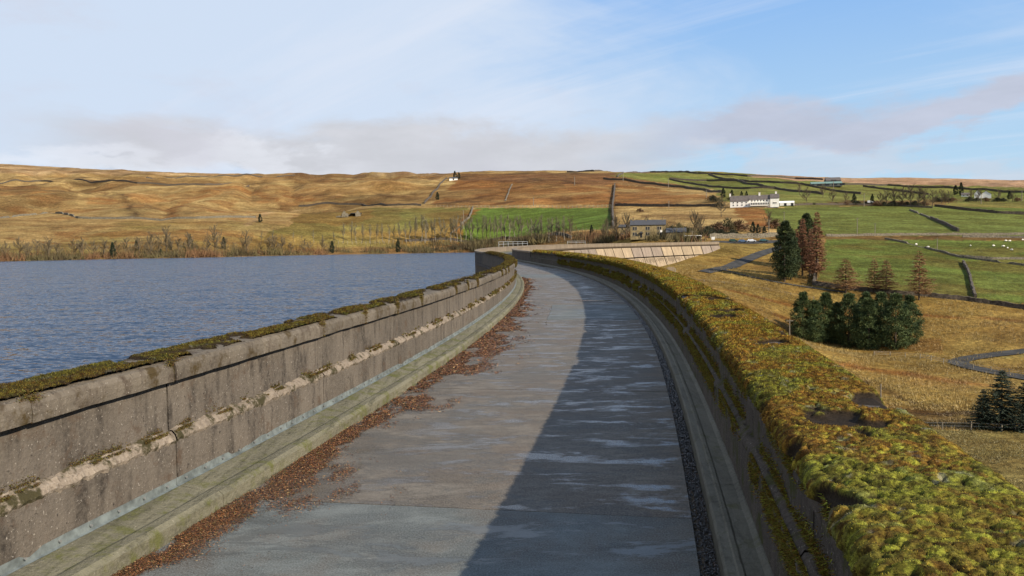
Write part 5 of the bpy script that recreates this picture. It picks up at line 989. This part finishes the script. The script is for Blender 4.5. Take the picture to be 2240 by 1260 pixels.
cling('moss', 150000, 1, 2.5, 60, lambda s, r_: .54+r_.normal(0, .06, len(s)), 'hanging moss along the ledge of the shaded parapet face', 5, lambda s, z: sm(fbm(s*1.3, z*3, 91, 4), .34, .52)*.95, 0, uf, mc)
cling('moss', 100000, 1, 2.2, 60, lambda s, r_: 1.10-np.abs(r_.normal(0, .06, len(s))), 'moss curling over the inner edge of the mossy parapet top', 6, lambda s, z: sm(fbm(s*2.1, z*6, 95, 4), .38, .56), 0, uf2, mc)
mc2 = np.array([(.17, .12, .03), (.13, .07, .025), (.14, .13, .03), (.07, .045, .02)])
jointL = lambda s: np.abs(((s+5.8) % 1.45)-1.45*((((s+5.8) % 1.45) > .72)))
cling('moss', 200000, -1, 3.3, 40, lambda s, r_: 1.06+r_.normal(0, .05, len(s)), 'brown moss tufts hanging from coping joints of the sunlit parapet', 7, lambda s, z: np.exp(-(jointL(s)/.07)**2)*(hsh(np.floor((s+5.8+.72)/1.45).astype(np.int64), np.zeros(len(s), np.int64)+3, 4) > .45)*(z > CB), 0, lambda z: 2.135+0*z, mc2, .016)
cling('moss', 60000, -1, 3.3, 40, lambda s, r_: .585+r_.normal(0, .025, len(s)), 'dark moss specks on the crumbling ledge of the sunlit parapet', 8, lambda s, z: sm(fbm(s*5, z*9, 99, 4), .50, .60)*np.clip(1.3-s/14, .35, 1), 0, lambda z: np.where(z > .6, 2.185, 2.15), mc2, .012)
# leaf and needle litter against the left kerb
rg = np.random.default_rng(21); n_ = 260000; s = np.exp(rg.uniform(math.log(3.6), math.log(45), n_)); off = np.abs(rg.normal(0, 1, n_))*np.where(rg.random(n_) < .12, 2.2, 1)
wid = (.16+.55*sm(fbm(s*.8, s*0+4, 15, 4), .30, .62))*np.clip(1.25-s/30, .35, 1)*1.2+.05; dist_ = off*wid*.55; mask = fbm(s*2.2, dist_*5, 17, 5)+rg.normal(0, .055, n_) > (.31+.22*np.clip(dist_/wid, 0, 1.5)); s, dist_ = s[mask], dist_[mask]; k = dist_ < 1.3; s, dist_ = s[k], dist_[k]; m_ = len(s)
P_ = pt(s, -1.745+dist_, .004+.022*rg.random(m_)*np.exp(-dist_*3)); th = rg.uniform(0, 6.283, m_); L_ = np.maximum(.012, .0022*s)*(.6+1.2*rg.random(m_)); A_ = np.column_stack([np.cos(th), np.sin(th)*.9, rg.normal(0, .18, m_)])*L_[:, None]; Bv = np.column_stack([-np.sin(th), np.cos(th), rg.normal(0, .3, m_)])*(np.maximum(.0014, .0004*s)*(.7+rg.random(m_)))[:, None]
lp = np.array([(.34, .14, .045), (.20, .08, .03), (.12, .05, .022), (.045, .025, .015), (.60, .38, .17), (.12, .10, .02)]); pc = rg.choice(6, m_, p=[.20, .22, .22, .24, .05, .07]); V, Ft = tris(P_, A_, Bv)
tag(mesh('leaf_litter', V, Ft, M['litter'], None, False, np.repeat(lp[pc]*(.7+.6*rg.random((m_, 1))), 3, 0)), 'drift of orange brown needles and leaves against the left kerb', None, None, 'stuff')
# wet gravel in the gutter under the right kerb
rg = np.random.default_rng(31); n_ = 16000; s = np.exp(rg.uniform(math.log(2.6), math.log(60), n_)); u = rg.uniform(1.755, 1.87, n_); z = -.045+rg.random(n_)*.03; P_ = pt(s, u, z); R_ = (np.maximum(.007, .0012*s)*(.6+.8*rg.random(n_)))[:, None]
oct_ = np.array([(1, 0, 0), (-1, 0, 0), (0, 1, 0), (0, -1, 0), (0, 0, .7), (0, 0, -.7)]); V = (P_[:, None]+(oct_[None]*(.7+.6*rg.random((n_, 6, 1))))*R_[:, None]).reshape(-1, 3); base = (np.arange(n_)*6)[:, None, None]; Ft = (base+np.array([(0, 2, 4), (2, 1, 4), (1, 3, 4), (3, 0, 4), (2, 0, 5), (1, 2, 5), (3, 1, 5), (0, 3, 5)])[None]).reshape(-1, 3)
M['gravel'] = attrmat('wet gravel', .28, .7); gc = np.array([(.05, .05, .055), (.09, .085, .08), (.03, .03, .03), (.12, .07, .05)])[rg.choice(4, n_, p=[.4, .25, .3, .05])]
gv = mesh('gravel', V, Ft, M['gravel'], walk, False, np.repeat(gc, 6, 0)); gv['kind'] = 'stuff'
# puddles on the slabs
def puddle(cxp, cyp, w, l, seed):
    c = plane(cxp, cyp, .006); n_ = 26; th = np.linspace(0, 2*math.pi, n_, endpoint=False); r_ = 1+.35*(fbm(np.cos(th)*1.5+seed, np.sin(th)*1.5, 5, 3)-.5)*2; V = [(c[0]+math.cos(a_)*w*q_, c[1]+math.sin(a_)*l*q_, .0072) for a_, q_ in zip(th, r_)]
    o_ = mesh('puddle', V, [list(range(n_))], M['puddle'], walk); return o_
for a_ in ((1300, 657.5, .6, .16, 1), (1255, 655.5, .3, .12, 2), (1190, 583, .3, .5, 4)): puddle(*a_)
